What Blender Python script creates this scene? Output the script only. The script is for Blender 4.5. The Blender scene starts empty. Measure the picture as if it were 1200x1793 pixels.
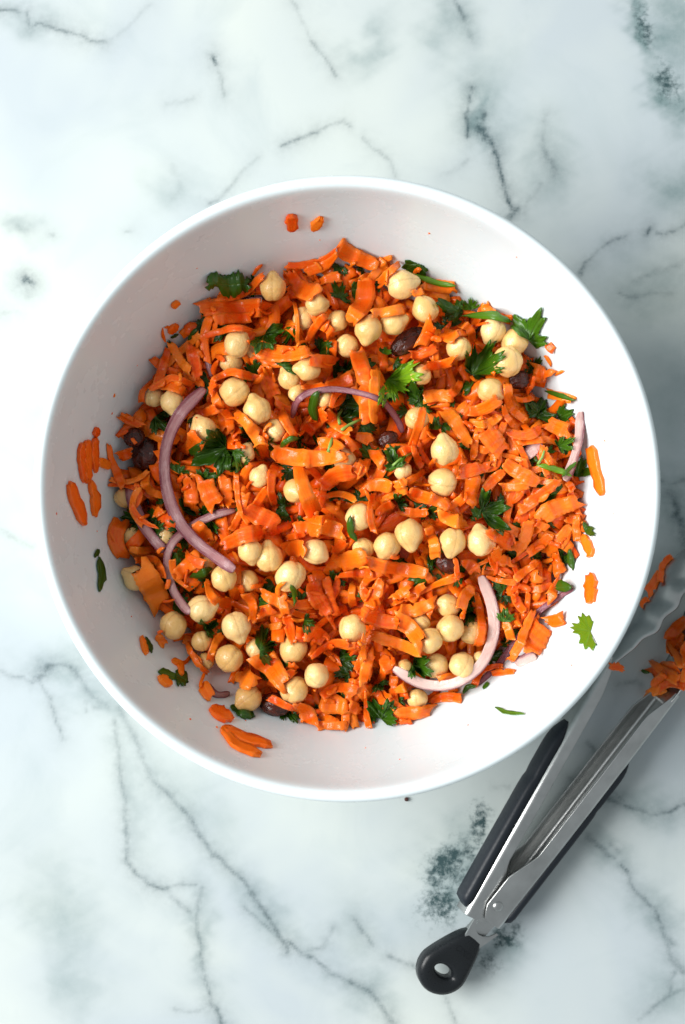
import bpy, bmesh, math, random
import numpy as np
from mathutils import Vector, Matrix, noise as mnoise

R = math.radians
rng = np.random.default_rng(11)
random.seed(11)
scene = bpy.context.scene
C = scene.collection

# ------------------------------------------------------------------ camera, light, exposure
CAM_H, FPX = 0.90, 3140.0
cd = bpy.data.cameras.new('camera')
cam = bpy.data.objects.new('camera', cd); C.objects.link(cam)
cam.location = (0, 0, CAM_H); cam.rotation_euler = (0, 0, 0)
cd.sensor_fit = 'VERTICAL'; cd.sensor_height = 36.0; cd.sensor_width = 36.0
cd.lens = 36.0 * FPX / 1793.0
cd.clip_start = 0.01; cd.clip_end = 50
cd.dof.use_dof = True; cd.dof.focus_distance = CAM_H - 0.062; cd.dof.aperture_fstop = 9.0
scene.camera = cam

world = bpy.data.worlds.new('World'); scene.world = world; world.use_nodes = True
bg = world.node_tree.nodes['Background']
bg.inputs[0].default_value = (0.90, 0.97, 1.0, 1); bg.inputs[1].default_value = 0.31

def area(name, loc, target, sx, sy, power, col):
    l = bpy.data.lights.new(name, 'AREA'); l.shape = 'RECTANGLE'; l.size = sx; l.size_y = sy
    l.energy = power; l.color = col
    o = bpy.data.objects.new(name, l); C.objects.link(o); o.location = loc
    o.rotation_euler = (Vector(target) - Vector(loc)).to_track_quat('-Z', 'Y').to_euler()
    return o
area('window_light', (-1.50, 0.16, 1.42), (0.0, 0.0, 0.05), 1.5, 1.3, 64.0, (1.0, 0.99, 0.975))

scene.view_settings.view_transform = 'Standard'; scene.view_settings.look = 'None'
scene.view_settings.exposure = 0.40; scene.view_settings.gamma = 1.0
scene.view_settings.use_curve_mapping = False
scene.render.engine = 'CYCLES'
scene.cycles.use_denoising = True
scene.cycles.max_bounces = 8

# ------------------------------------------------------------------ pixel helpers (image 1200 x 1793)
def P(px, py, z=0.0):
    k = (CAM_H - z) / FPX
    return np.array([(px - 600.0) * k, -(py - 896.5) * k, z])

BX, BY = P(608, 856, 0.118)[:2]            # bowl axis

# ------------------------------------------------------------------ materials
def new_mat(name):
    m = bpy.data.materials.new(name); m.use_nodes = True
    nt = m.node_tree; b = nt.nodes['Principled BSDF']
    return m, nt, b
def N(nt, t, **kw):
    n = nt.nodes.new(t)
    for k, v in kw.items():
        if k in n.inputs: n.inputs[k].default_value = v
        else: setattr(n, k, v)
    return n
def ramp(nt, stops, fac=None):
    n = nt.nodes.new('ShaderNodeValToRGB'); e = n.color_ramp.elements
    while len(e) < len(stops): e.new(0.5)
    for i, (p, c) in enumerate(stops):
        e[i].position = p; e[i].color = (*c, 1) if len(c) == 3 else c
    if fac is not None: nt.links.new(fac, n.inputs[0])
    return n
def math_n(nt, op, a, b=None, clamp=False):
    n = nt.nodes.new('ShaderNodeMath'); n.operation = op; n.use_clamp = clamp
    for i, v in enumerate((a, b)):
        if v is None: continue
        if isinstance(v, (int, float)): n.inputs[i].default_value = v
        else: nt.links.new(v, n.inputs[i])
    return n.outputs[0]
def mixc(nt, fac, a, b, mode='MIX'):
    n = nt.nodes.new('ShaderNodeMix'); n.data_type = 'RGBA'; n.blend_type = mode
    for s, v in ((n.inputs[0], fac), (n.inputs[6], a), (n.inputs[7], b)):
        if isinstance(v, (int, float)): s.default_value = v
        elif isinstance(v, tuple): s.default_value = (*v, 1)
        else: nt.links.new(v, s)
    return n.outputs[2]
def bump(nt, b, h, strength, dist):
    n = N(nt, 'ShaderNodeBump', Strength=strength, Distance=dist)
    nt.links.new(h, n.inputs['Height']); nt.links.new(n.outputs[0], b.inputs['Normal'])
    return n
def noise(nt, vec, scale, detail=3, rough=0.5, dist=0.0):
    n = N(nt, 'ShaderNodeTexNoise', Scale=scale, Detail=detail, Roughness=rough, Distortion=dist)
    if vec is not None: nt.links.new(vec, n.inputs['Vector'])
    return n

def mat_carrot():
    m, nt, b = new_mat('carrot'); L = nt.links.new
    tc = N(nt, 'ShaderNodeTexCoord'); geo = N(nt, 'ShaderNodeNewGeometry'); oi = N(nt, 'ShaderNodeObjectInfo')
    uv = N(nt, 'ShaderNodeAttribute', attribute_name='grain')
    r = math_n(nt, 'FRACT', math_n(nt, 'ADD', geo.outputs['Random Per Island'], oi.outputs['Random']))
    cr = ramp(nt, [(0.0, (0.84, 0.068, 0.0007)), (0.4, (0.94, 0.120, 0.001)), (0.8, (0.96, 0.165, 0.0025)), (1.0, (0.97, 0.235, 0.012))], r)
    n1 = noise(nt, tc.outputs['Object'], 260, 3, 0.6)
    fib = noise(nt, uv.outputs['Vector'], 1.0, 3, 0.65)
    f2 = ramp(nt, [(0.36, (0, 0, 0)), (0.74, (1, 1, 1))], fib.outputs[0])
    c = mixc(nt, math_n(nt, 'MULTIPLY', f2.outputs[0], 0.46), cr.outputs[0], (0.97, 0.29, 0.028))
    c = mixc(nt, math_n(nt, 'MULTIPLY', n1.outputs[0], 0.30), c, (0.84, 0.070, 0.0008))
    ed = N(nt, 'ShaderNodeAttribute', attribute_name='edge')
    c = mixc(nt, math_n(nt, 'MULTIPLY', ed.outputs['Fac'], 0.38), c, (0.96, 0.36, 0.06))  # light caught by cut edges, put into the colour as paler fibre
    L(c, b.inputs['Base Color'])
    rr = ramp(nt, [(0.3, (0.24,)*3), (0.75, (0.45,)*3)], n1.outputs[0]); L(rr.outputs[0], b.inputs['Roughness'])
    b.inputs['Subsurface Weight'].default_value = 0.16
    b.inputs['Subsurface Radius'].default_value = (0.004, 0.0012, 0.0004)
    b.inputs['Subsurface Scale'].default_value = 0.6
    b.inputs['Specular IOR Level'].default_value = 0.22; b.inputs['Coat Weight'].default_value = 0.25; b.inputs['Coat Roughness'].default_value = 0.09
    bump(nt, b, math_n(nt, 'ADD', fib.outputs[0], math_n(nt, 'MULTIPLY', n1.outputs[0], 0.35)), 0.6, 0.0006)
    return m
def mat_chickpea():
    m, nt, b = new_mat('chickpea'); L = nt.links.new
    tc = N(nt, 'ShaderNodeTexCoord'); oi = N(nt, 'ShaderNodeObjectInfo')
    cr = ramp(nt, [(0, (0.70, 0.36, 0.075)), (0.5, (0.79, 0.46, 0.13)), (1, (0.84, 0.56, 0.22))], oi.outputs['Random'])
    n1 = noise(nt, tc.outputs['Object'], 1.6, 3, 0.6)
    n2 = noise(nt, tc.outputs['Object'], 7.0, 4, 0.65, 0.8)
    c = mixc(nt, math_n(nt, 'MULTIPLY', n1.outputs[0], 0.55), cr.outputs[0], (0.86, 0.64, 0.32))
    k = ramp(nt, [(0.62, (0, 0, 0)), (0.8, (1, 1, 1))], n2.outputs[0])
    c = mixc(nt, math_n(nt, 'MULTIPLY', k.outputs[0], 0.45), c, (0.55, 0.27, 0.05))
    sx = N(nt, 'ShaderNodeSeparateXYZ'); L(tc.outputs['Object'], sx.inputs[0])
    tip = ramp(nt, [(0.92, (0, 0, 0)), (1.0, (1, 1, 1))], math_n(nt, 'MULTIPLY', sx.outputs[0], 0.85)).outputs[0]
    gr = ramp(nt, [(0.0, (1, 1, 1)), (0.07, (0, 0, 0))], math_n(nt, 'ABSOLUTE', math_n(nt, 'ADD', sx.outputs[1], math_n(nt, 'MULTIPLY', math_n(nt, 'SUBTRACT', n2.outputs[0], 0.5), 0.25)))).outputs[0]
    c = mixc(nt, math_n(nt, 'MULTIPLY', tip, 0.55), c, (0.42, 0.20, 0.05))
    c = mixc(nt, math_n(nt, 'MULTIPLY', gr, 0.40), c, (0.46, 0.22, 0.05))
    L(c, b.inputs['Base Color'])
    b.inputs['Roughness'].default_value = 0.24; b.inputs['Coat Weight'].default_value = 0.4; b.inputs['Coat Roughness'].default_value = 0.1
    b.inputs['Subsurface Weight'].default_value = 0.2
    b.inputs['Subsurface Radius'].default_value = (0.005, 0.003, 0.0012)
    b.inputs['Subsurface Scale'].default_value = 0.5
    wv = noise(nt, tc.outputs['Object'], 4.5, 4, 0.6, 1.4)
    bump(nt, b, wv.outputs[0], 0.4, 0.0012)
    return m
def mat_leaf():
    m, nt, b = new_mat('parsley'); L = nt.links.new
    tc = N(nt, 'ShaderNodeTexCoord'); oi = N(nt, 'ShaderNodeObjectInfo')
    at = N(nt, 'ShaderNodeAttribute', attribute_name='grain')
    sep = N(nt, 'ShaderNodeSeparateColor'); L(at.outputs['Color'], sep.inputs[0])
    n1 = noise(nt, tc.outputs['Object'], 220, 3, 0.6)
    cr = ramp(nt, [(0, (0.020, 0.062, 0.003)), (0.5, (0.080, 0.20, 0.008)), (1, (0.28, 0.50, 0.018))], sep.outputs[2])
    c = mixc(nt, math_n(nt, 'MULTIPLY', n1.outputs[0], 0.8), cr.outputs[0], (0.45, 0.6, 0.4), 'MULTIPLY')
    vein = ramp(nt, [(0.0, (1, 1, 1)), (0.10, (0, 0, 0))], sep.outputs[0])
    c = mixc(nt, math_n(nt, 'MULTIPLY', vein.outputs[0], 0.35), c, (0.16, 0.32, 0.06))
    L(c, b.inputs['Base Color'])
    b.inputs['Roughness'].default_value = 0.3
    b.inputs['Subsurface Weight'].default_value = 0.0
    bump(nt, b, math_n(nt, 'SUBTRACT', n1.outputs[0], vein.outputs[0]), 0.4, 0.0008)
    tr = N(nt, 'ShaderNodeBsdfTranslucent'); L(mixc(nt, 0.5, c, (0.20, 0.42, 0.015)), tr.inputs[0])
    mx = N(nt, 'ShaderNodeMixShader'); mx.inputs[0].default_value = 0.22
    L(b.outputs[0], mx.inputs[1]); L(tr.outputs[0], mx.inputs[2])
    L(mx.outputs[0], nt.nodes['Material Output'].inputs[0])
    return m
def mat_stem():
    m, nt, b = new_mat('parsley_stem'); L = nt.links.new
    tc = N(nt, 'ShaderNodeTexCoord'); n1 = noise(nt, tc.outputs['Object'], 180, 3)
    c = ramp(nt, [(0.3, (0.14, 0.27, 0.035)), (0.7, (0.27, 0.40, 0.09))], n1.outputs[0])
    L(c.outputs[0], b.inputs['Base Color']); b.inputs['Roughness'].default_value = 0.35
    return m
def mat_onion():
    m, nt, b = new_mat('red_onion'); L = nt.links.new
    at = N(nt, 'ShaderNodeAttribute', attribute_name='grain'); sep = N(nt, 'ShaderNodeSeparateColor'); L(at.outputs['Color'], sep.inputs[0])
    tc = N(nt, 'ShaderNodeTexCoord'); n1 = noise(nt, tc.outputs['Object'], 140, 4, 0.65)
    # red: position across the slice (0 inside, 1 skin); blue: how purple the slice is
    f = math_n(nt, 'ADD', sep.outputs[0], math_n(nt, 'MULTIPLY', math_n(nt, 'SUBTRACT', n1.outputs[0], 0.5), 0.5))
    pale = mixc(nt, sep.outputs[2], (0.74, 0.50, 0.44), (0.23, 0.058, 0.085))
    c = mixc(nt, ramp(nt, [(0.35, (0, 0, 0)), (0.85, (1, 1, 1))], f).outputs[0], pale, (0.15, 0.013, 0.032))
    mp = N(nt, 'ShaderNodeMapping'); mp.inputs['Scale'].default_value = (7.0, 1.6, 1.0); L(at.outputs['Vector'], mp.inputs[0])
    st = ramp(nt, [(0.42, (0, 0, 0)), (0.68, (1, 1, 1))], noise(nt, mp.outputs[0], 1.0, 4, 0.7).outputs[0])
    c = mixc(nt, math_n(nt, 'MULTIPLY', st.outputs[0], 0.38), c, mixc(nt, sep.outputs[2], (0.82, 0.66, 0.58), (0.46, 0.22, 0.25)))
    L(c, b.inputs['Base Color']); b.inputs['Roughness'].default_value = 0.22
    b.inputs['Subsurface Weight'].default_value = 0.2; b.inputs['Subsurface Radius'].default_value = (0.004, 0.002, 0.002)
    b.inputs['Subsurface Scale'].default_value = 0.5
    bump(nt, b, math_n(nt, 'ADD', n1.outputs[0], st.outputs[0]), 0.45, 0.0006)
    return m
def mat_raisin():
    m, nt, b = new_mat('raisin'); L = nt.links.new
    tc = N(nt, 'ShaderNodeTexCoord'); n1 = noise(nt, tc.outputs['Object'], 2.2, 4, 0.6, 0.7)
    c = ramp(nt, [(0.35, (0.016, 0.003, 0.002)), (0.7, (0.12, 0.020, 0.008))], n1.outputs[0])
    L(c.outputs[0], b.inputs['Base Color']); b.inputs['Roughness'].default_value = 0.22
    bump(nt, b, n1.outputs[0], 0.35, 0.003)
    return m
def mat_bowl():
    m, nt, b = new_mat('white_glaze'); L = nt.links.new
    tc = N(nt, 'ShaderNodeTexCoord'); n1 = noise(nt, tc.outputs['Object'], 40, 4, 0.6)
    c = ramp(nt, [(0.3, (0.725, 0.805, 0.825)), (0.7, (0.735, 0.815, 0.835))], n1.outputs[0])
    L(c.outputs[0], b.inputs['Base Color'])
    rr = ramp(nt, [(0.3, (0.25,)*3), (0.7, (0.29,)*3)], n1.outputs[0]); L(rr.outputs[0], b.inputs['Roughness'])
    b.inputs['Specular IOR Level'].default_value = 0.45
    return m
def mat_smear():
    m, nt, b = new_mat('dressing'); L = nt.links.new
    b.inputs['Base Color'].default_value = (0.50, 0.13, 0.03, 1); b.inputs['Roughness'].default_value = 0.15
    return m
def mat_steel():
    m, nt, b = new_mat('brushed_steel'); L = nt.links.new
    tc = N(nt, 'ShaderNodeTexCoord'); n1 = noise(nt, tc.outputs['Object'], 900, 4, 0.7)
    n2 = noise(nt, tc.outputs['Object'], 60, 4, 0.6)
    c = ramp(nt, [(0.3, (0.42, 0.43, 0.425)), (0.7, (0.56, 0.57, 0.565))], n2.outputs[0]); L(c.outputs[0], b.inputs['Base Color'])
    b.inputs['Metallic'].default_value = 1.0
    rr = ramp(nt, [(0.3, (0.28,)*3), (0.7, (0.38,)*3)], n1.outputs[0]); L(rr.outputs[0], b.inputs['Roughness'])
    bump(nt, b, n1.outputs[0], 0.012, 0.0002)
    return m
def mat_black(name, rough, col):
    m, nt, b = new_mat(name); L = nt.links.new
    tc = N(nt, 'ShaderNodeTexCoord'); n1 = noise(nt, tc.outputs['Object'], 700, 3, 0.6)
    b.inputs['Base Color'].default_value = (*col, 1); b.inputs['Specular IOR Level'].default_value = 0.28
    rr = ramp(nt, [(0.3, (rough - 0.06,)*3), (0.7, (rough + 0.08,)*3)], n1.outputs[0]); L(rr.outputs[0], b.inputs['Roughness'])
    bump(nt, b, n1.outputs[0], 0.08, 0.0002)
    return m
def mat_marble():
    m, nt, b = new_mat('marble'); L = nt.links.new
    tc = N(nt, 'ShaderNodeTexCoord'); o = tc.outputs['Object']
    big = noise(nt, o, 7.0, 3, 0.5, 0.6)
    base = ramp(nt, [(0.36, (0.450, 0.508, 0.535)), (0.5, (0.512, 0.566, 0.560)), (0.64, (0.566, 0.615, 0.580))], big.outputs[0]).outputs[0]
    haze = noise(nt, o, 15.0, 5, 0.6, 1.2)
    hz = ramp(nt, [(0.52, (0, 0, 0)), (0.80, (1, 1, 1))], haze.outputs[0]).outputs[0]
    c = mixc(nt, math_n(nt, 'MULTIPLY', hz, 0.45), base, (0.37, 0.44, 0.455))
    fine = noise(nt, o, 330, 5, 0.72)
    med = noise(nt, o, 95, 4, 0.65)
    cl = N(nt, 'ShaderNodeAttribute', attribute_name='cloud')
    cf = math_n(nt, 'MULTIPLY', cl.outputs['Fac'], math_n(nt, 'ADD', math_n(nt, 'MULTIPLY', med.outputs[0], 1.3), 0.35), True)
    c = mixc(nt, cf, c, (0.17, 0.245, 0.25))
    # dark mottled blotches
    bl = N(nt, 'ShaderNodeAttribute', attribute_name='blotch')
    bt = math_n(nt, 'SUBTRACT', math_n(nt, 'ADD', math_n(nt, 'MULTIPLY', bl.outputs['Fac'], 0.55), math_n(nt, 'ADD', math_n(nt, 'MULTIPLY', fine.outputs[0], 1.7), math_n(nt, 'MULTIPLY', med.outputs[0], 0.9))), 1.45)
    bf = ramp(nt, [(0.0, (0, 0, 0)), (0.42, (1, 1, 1))], bt).outputs[0]
    bf = math_n(nt, 'MULTIPLY', bf, math_n(nt, 'MULTIPLY', bl.outputs['Fac'], 1.5, True), True)
    c = mixc(nt, bf, c, (0.035, 0.07, 0.075))
    # veins: attribute holds strength falling off with distance
    ve = N(nt, 'ShaderNodeAttribute', attribute_name='vein')
    vn = math_n(nt, 'MULTIPLY', ve.outputs['Fac'], math_n(nt, 'ADD', math_n(nt, 'MULTIPLY', med.outputs[0], 2.2), -0.25, True))
    vn = math_n(nt, 'MULTIPLY', vn, math_n(nt, 'ADD', math_n(nt, 'MULTIPLY', fine.outputs[0], 1.8), 0.0), True)
    c = mixc(nt, vn, c, (0.05, 0.085, 0.095))
    # veins of the rest of the slab, away from the traced ones
    fr = N(nt, 'ShaderNodeAttribute', attribute_name='outer')
    wn = noise(nt, o, 4.2, 5, 0.6, 0.9)
    w = math_n(nt, 'ABSOLUTE', math_n(nt, 'SUBTRACT', wn.outputs[0], 0.5))
    wv = ramp(nt, [(0.0, (1, 1, 1)), (0.012, (0, 0, 0))], w).outputs[0]
    c = mixc(nt, math_n(nt, 'MULTIPLY', math_n(nt, 'MULTIPLY', wv, fr.outputs['Fac']), med.outputs[0]), c, (0.16, 0.22, 0.24))
    L(c, b.inputs['Base Color'])
    b.inputs['Roughness'].default_value = 0.42
    b.inputs['Specular IOR Level'].default_value = 0.32
    return m

M = dict(carrot=mat_carrot(), pea=mat_chickpea(), leaf=mat_leaf(), stem=mat_stem(), onion=mat_onion(), raisin=mat_raisin(),
         bowl=mat_bowl(), smear=mat_smear(), steel=mat_steel(), grip=mat_black('black_rubber', 0.42, (0.012, 0.016, 0.022)),
         tab=mat_black('black_plastic', 0.30, (0.010, 0.012, 0.014)), marble=mat_marble())

# ------------------------------------------------------------------ mesh helpers
def mesh(name, verts, faces, mat, smooth=True, grain=None, flat_from=None):
    me = bpy.data.meshes.new(name)
    me.from_pydata([tuple(map(float, v)) for v in verts], [], [tuple(int(i) for i in f) for f in faces])
    me.materials.append(mat)
    if smooth:
        a = np.ones(len(me.polygons), dtype=bool)
        if flat_from is not None: a[flat_from:] = False
        me.polygons.foreach_set('use_smooth', a)
    if grain is not None:
        at = me.attributes.new('grain', 'FLOAT_VECTOR', 'POINT')
        at.data.foreach_set('vector', np.asarray(grain, dtype=np.float32).ravel())
    me.validate(); me.update()
    return me
def link(name, me, parent=None, label=None, cat=None, group=None, kind=None):
    o = bpy.data.objects.new(name, me); C.objects.link(o)
    if parent is not None: o.parent = parent
    if label: o['label'] = label
    if cat: o['category'] = cat
    if group: o['group'] = group
    if kind: o['kind'] = kind
    return o
def link_at(name, verts, faces, mat, **kw):
    """place the object's origin at the middle of its vertices"""
    mk = {k: kw.pop(k) for k in ('smooth', 'grain', 'flat_from') if k in kw}
    v = np.asarray(verts, float); c = v.mean(0); c[2] = v[:, 2].min()
    o = link(name, mesh(name, v - c, faces, mat, **mk), **kw); o.location = c
    return o

# ------------------------------------------------------------------ marble surface
VEINS = [  # strength, half width (px), polyline
 (0.9, 3.0, [(0,17),(18,18),(32,20)]), (0.8, 3.0, [(48,22),(50,32),(54,46),(66,40),(82,42),(105,52),(130,62),(158,70),(184,72)]), (0.25, 4, [(184,72),(205,62),(235,36),(262,8)]),
 (0.9, 4.0, [(371,97),(378,112)]), (0.45, 3.5, [(380,112),(388,140),(396,166)]),
 (0.4, 3, [(508,0),(518,12)]), (0.28, 3, [(518,12),(545,70)]), (0.5, 3, [(545,72),(575,108),(588,132)]),
 (0.25, 5, [(290,182),(322,178),(340,172)]), (0.18, 5, [(300,290),(318,330),(300,350)]),
 (0.6, 3, [(368,358),(384,350)]), (0.35, 4, [(384,350),(405,325),(430,298),(450,278)]), (0.7, 3.5, [(494,256),(520,244),(548,236),(558,230)]), (0.45, 3.0, [(558,230),(585,218),(602,210)]),
 (0.5, 3, [(604,214),(612,220)]), (0.5, 3, [(635,240),(655,262),(670,268),(685,280)]), (0.35, 3, [(685,280),(694,312)]),
 (0.7, 4, [(798,0),(806,18),(814,36)]), (0.35, 5, [(814,36),(826,70)]),
 (0.9, 4, [(826,155),(818,200),(820,240)]), (0.8, 4, [(850,198),(845,215),(852,235)]), (1.0, 4.5, [(842,232),(862,246),(870,270)]), (1.0, 4, [(868,262),(876,300),(886,340),(900,370)]), (1.0, 6, [(896,378),(906,368)]),
 (0.3, 5, [(820,280),(800,295),(780,302)]), (0.3, 4, [(905,372),(935,340),(948,322)]),
 (0.4, 6, [(957,205),(950,240),(952,262)]), (0.55, 7, [(955,265),(966,285),(972,305)]),
 (0.7, 4, [(1016,480),(1025,462),(1030,458)]), (0.5, 3, [(1030,458),(1050,440),(1068,428)]), (0.75, 3.5, [(1066,428),(1078,420),(1096,414)]), (0.8, 4, [(1132,410),(1138,398)]), (0.7, 3, [(1150,406),(1165,410),(1180,404)]), (0.4, 4, [(1180,404),(1200,392)]),
 (0.45, 4, [(1085,512),(1100,517),(1122,518),(1136,514)]), (0.35, 4, [(1140,514),(1175,516)]), (0.3, 5, [(1110,492),(1150,476),(1200,462)]),
 (0.6, 4, [(1158,842),(1175,846),(1192,842),(1200,840)]), (0.8, 7, [(1176,862),(1184,890),(1192,915),(1200,940)]),
 (0.35, 6, [(0,548),(30,546)]), (0.3, 5, [(30,396),(52,404)]), (0.4, 3, [(88,410),(93,412)]), (0.4, 2, [(220,404),(230,404)]),
 (1.0, 8, [(44,492),(52,496)]), (0.35, 7, [(46,478),(50,520)]),
 (0.3, 5, [(0,928),(30,945),(62,958)]),
 (0.45, 4, [(0,1172),(20,1184),(42,1187),(58,1196)]), (0.8, 7, [(66,1188),(74,1176),(90,1168)]), (0.7, 4, [(88,1168),(108,1163),(122,1166),(138,1182)]), (0.4, 5, [(138,1182),(160,1215),(190,1240)]),
 (0.5, 3, [(70,1196),(88,1225)]), (0.5, 3, [(88,1225),(96,1250),(110,1296)]), (0.35, 3, [(147,1226),(152,1246)]), (0.3, 6, [(164,1236),(186,1236)]),
 (0.45, 4, [(200,1262),(205,1310),(212,1365),(218,1420)]), (0.6, 4, [(218,1420),(220,1475),(221,1508),(238,1528)]), (0.8, 3.5, [(236,1526),(250,1542),(260,1552),(278,1556),(292,1556)]),
 (0.5, 3, [(296,1554),(320,1548),(345,1547)]), (0.45, 4, [(300,1570),(320,1586),(336,1597)]), (0.45, 4, [(354,1552),(346,1585),(346,1625)]), (0.65, 4, [(344,1600),(348,1640),(353,1680),(360,1715),(372,1755)]), (0.75, 6, [(370,1755),(382,1775),(390,1793)]), (0.35, 3, [(305,1765),(330,1772),(352,1772),(368,1762)]),
 (0.4, 5, [(210,1240),(235,1290),(262,1355)]), (0.6, 4, [(262,1360),(290,1385),(318,1412),(336,1432)]), (0.6, 5, [(332,1430),(345,1455),(375,1500)]), (0.65, 4, [(375,1495),(400,1522),(424,1540),(445,1570)]), (0.75, 5, [(440,1562),(465,1595),(485,1630),(502,1665)]), (0.5, 4, [(430,1590),(455,1612),(478,1632)]),
 (0.7, 4, [(500,1645),(525,1668),(545,1676)]), (0.6, 4, [(545,1676),(580,1705),(615,1722)]), (0.7, 5, [(612,1718),(650,1738),(672,1765),(688,1793)]), (0.4, 4, [(530,1665),(570,1658),(583,1625)]),
 (0.6, 3, [(622,1608),(636,1632),(652,1656)]), (0.55, 4, [(678,1672),(705,1686),(728,1695)]), (0.45, 4, [(775,1745),(790,1770),(800,1793)]),
 (0.4, 3, [(866,1380),(895,1380)]),
 (0.55, 4, [(1060,1392),(1078,1398)]), (0.7, 4, [(1066,1400),(1090,1408),(1120,1418),(1145,1427)]), (0.75, 3.5, [(1145,1427),(1170,1422),(1188,1413),(1200,1410)]), (0.5, 3, [(1080,1386),(1094,1402)]),
 (0.6, 5, [(1028,1464),(1048,1482),(1064,1498)]), (0.5, 3, [(1064,1498),(1078,1500)]), (0.4, 5, [(1070,1478),(1088,1492)]), (0.8, 3, [(1090,1514),(1098,1530)]), (0.65, 4, [(1098,1530),(1108,1555),(1128,1572),(1145,1592)]), (0.7, 5, [(1145,1592),(1154,1612),(1166,1640),(1178,1652)]), (0.55, 6, [(1168,1650),(1176,1680),(1190,1693),(1200,1702)]), (0.5, 5, [(1182,1700),(1174,1738)]), (0.45, 5, [(1120,1785),(1150,1760),(1180,1740),(1200,1730)]),
 (0.6, 4, [(1026,1300),(1040,1314),(1050,1328)]), (0.45, 4, [(992,1362),(1014,1366)]), (0.5, 4, [(1080,1197),(1115,1192),(1125,1200)]), (0.6, 5, [(1192,940),(1200,955)]),
]
CLOUDS = [  # strength, rx, ry, x, y, rotation
 (0.75, 26, 95, 1128, 45, -18), (0.7, 28, 70, 1172, 165, -20), (0.55, 60, 120, 1190, 40, 0), (0.5, 55, 60, 1190, 330, 0),
 (0.6, 24, 60, 843, 215, -10), (0.35, 60, 90, 850, 190, -15), (0.35, 30, 60, 650, 85, 35), (0.35, 45, 70, 790, 40, 0),
 (0.30, 40, 80, 960, 290, 0), (0.30, 90, 60, 1150, 500, 0), (0.25, 60, 120, 1175, 700, 0), (0.35, 40, 80, 1190, 890, -20),
 (0.28, 40, 20, 45, 400, 10), (0.22, 40, 40, 305, 335, 0), (0.28, 70, 26, 110, 1160, 8), (0.3, 60, 28, 170, 1225, 20),
 (0.22, 30, 120, 235, 1400, -12), (0.22, 40, 120, 330, 1400, -42), (0.30, 60, 130, 110, 1620, -20), (0.3, 50, 60, 130, 1720, 0), (0.25, 60, 30, 60, 30, 0),
 (0.28, 30, 120, 470, 1590, -38), (0.28, 20, 100, 355, 1640, -8), (0.3, 60, 30, 640, 1735, 25), (0.3, 70, 60, 1180, 1740, 0), (0.3, 30, 90, 1150, 1600, -28),
 (0.3, 60, 30, 1060, 1485, 30), (0.35, 80, 30, 1120, 1415, 6), (0.2, 60, 60, 620, 1630, 0), (0.55, 62, 95, 800, 1530, 14), (0.5, 40, 50, 880, 1655, 0),
]
BLOTCH = [(0.9, 44, 55, 785, 1525, 20), (0.85, 40, 48, 768, 1582, 0), (0.9, 24, 36, 835, 1445, 12), (0.7, 30, 26, 822, 1490, 30), (0.95, 30, 24, 885, 1640, 20),
          (0.6, 22, 34, 852, 1680, 10), (0.55, 16, 26, 905, 1625, 0), (0.75, 22, 45, 1130, 40, -18), (0.75, 22, 40, 1168, 140, -20), (0.6, 14, 30, 846, 232, -10), (0.5, 12, 16, 1188, 900, 0),
          (0.5, 10, 12, 378, 105, 0), (0.55, 8, 10, 48, 494, 0), (0.4, 12, 18, 1190, 185, 0)]
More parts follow.
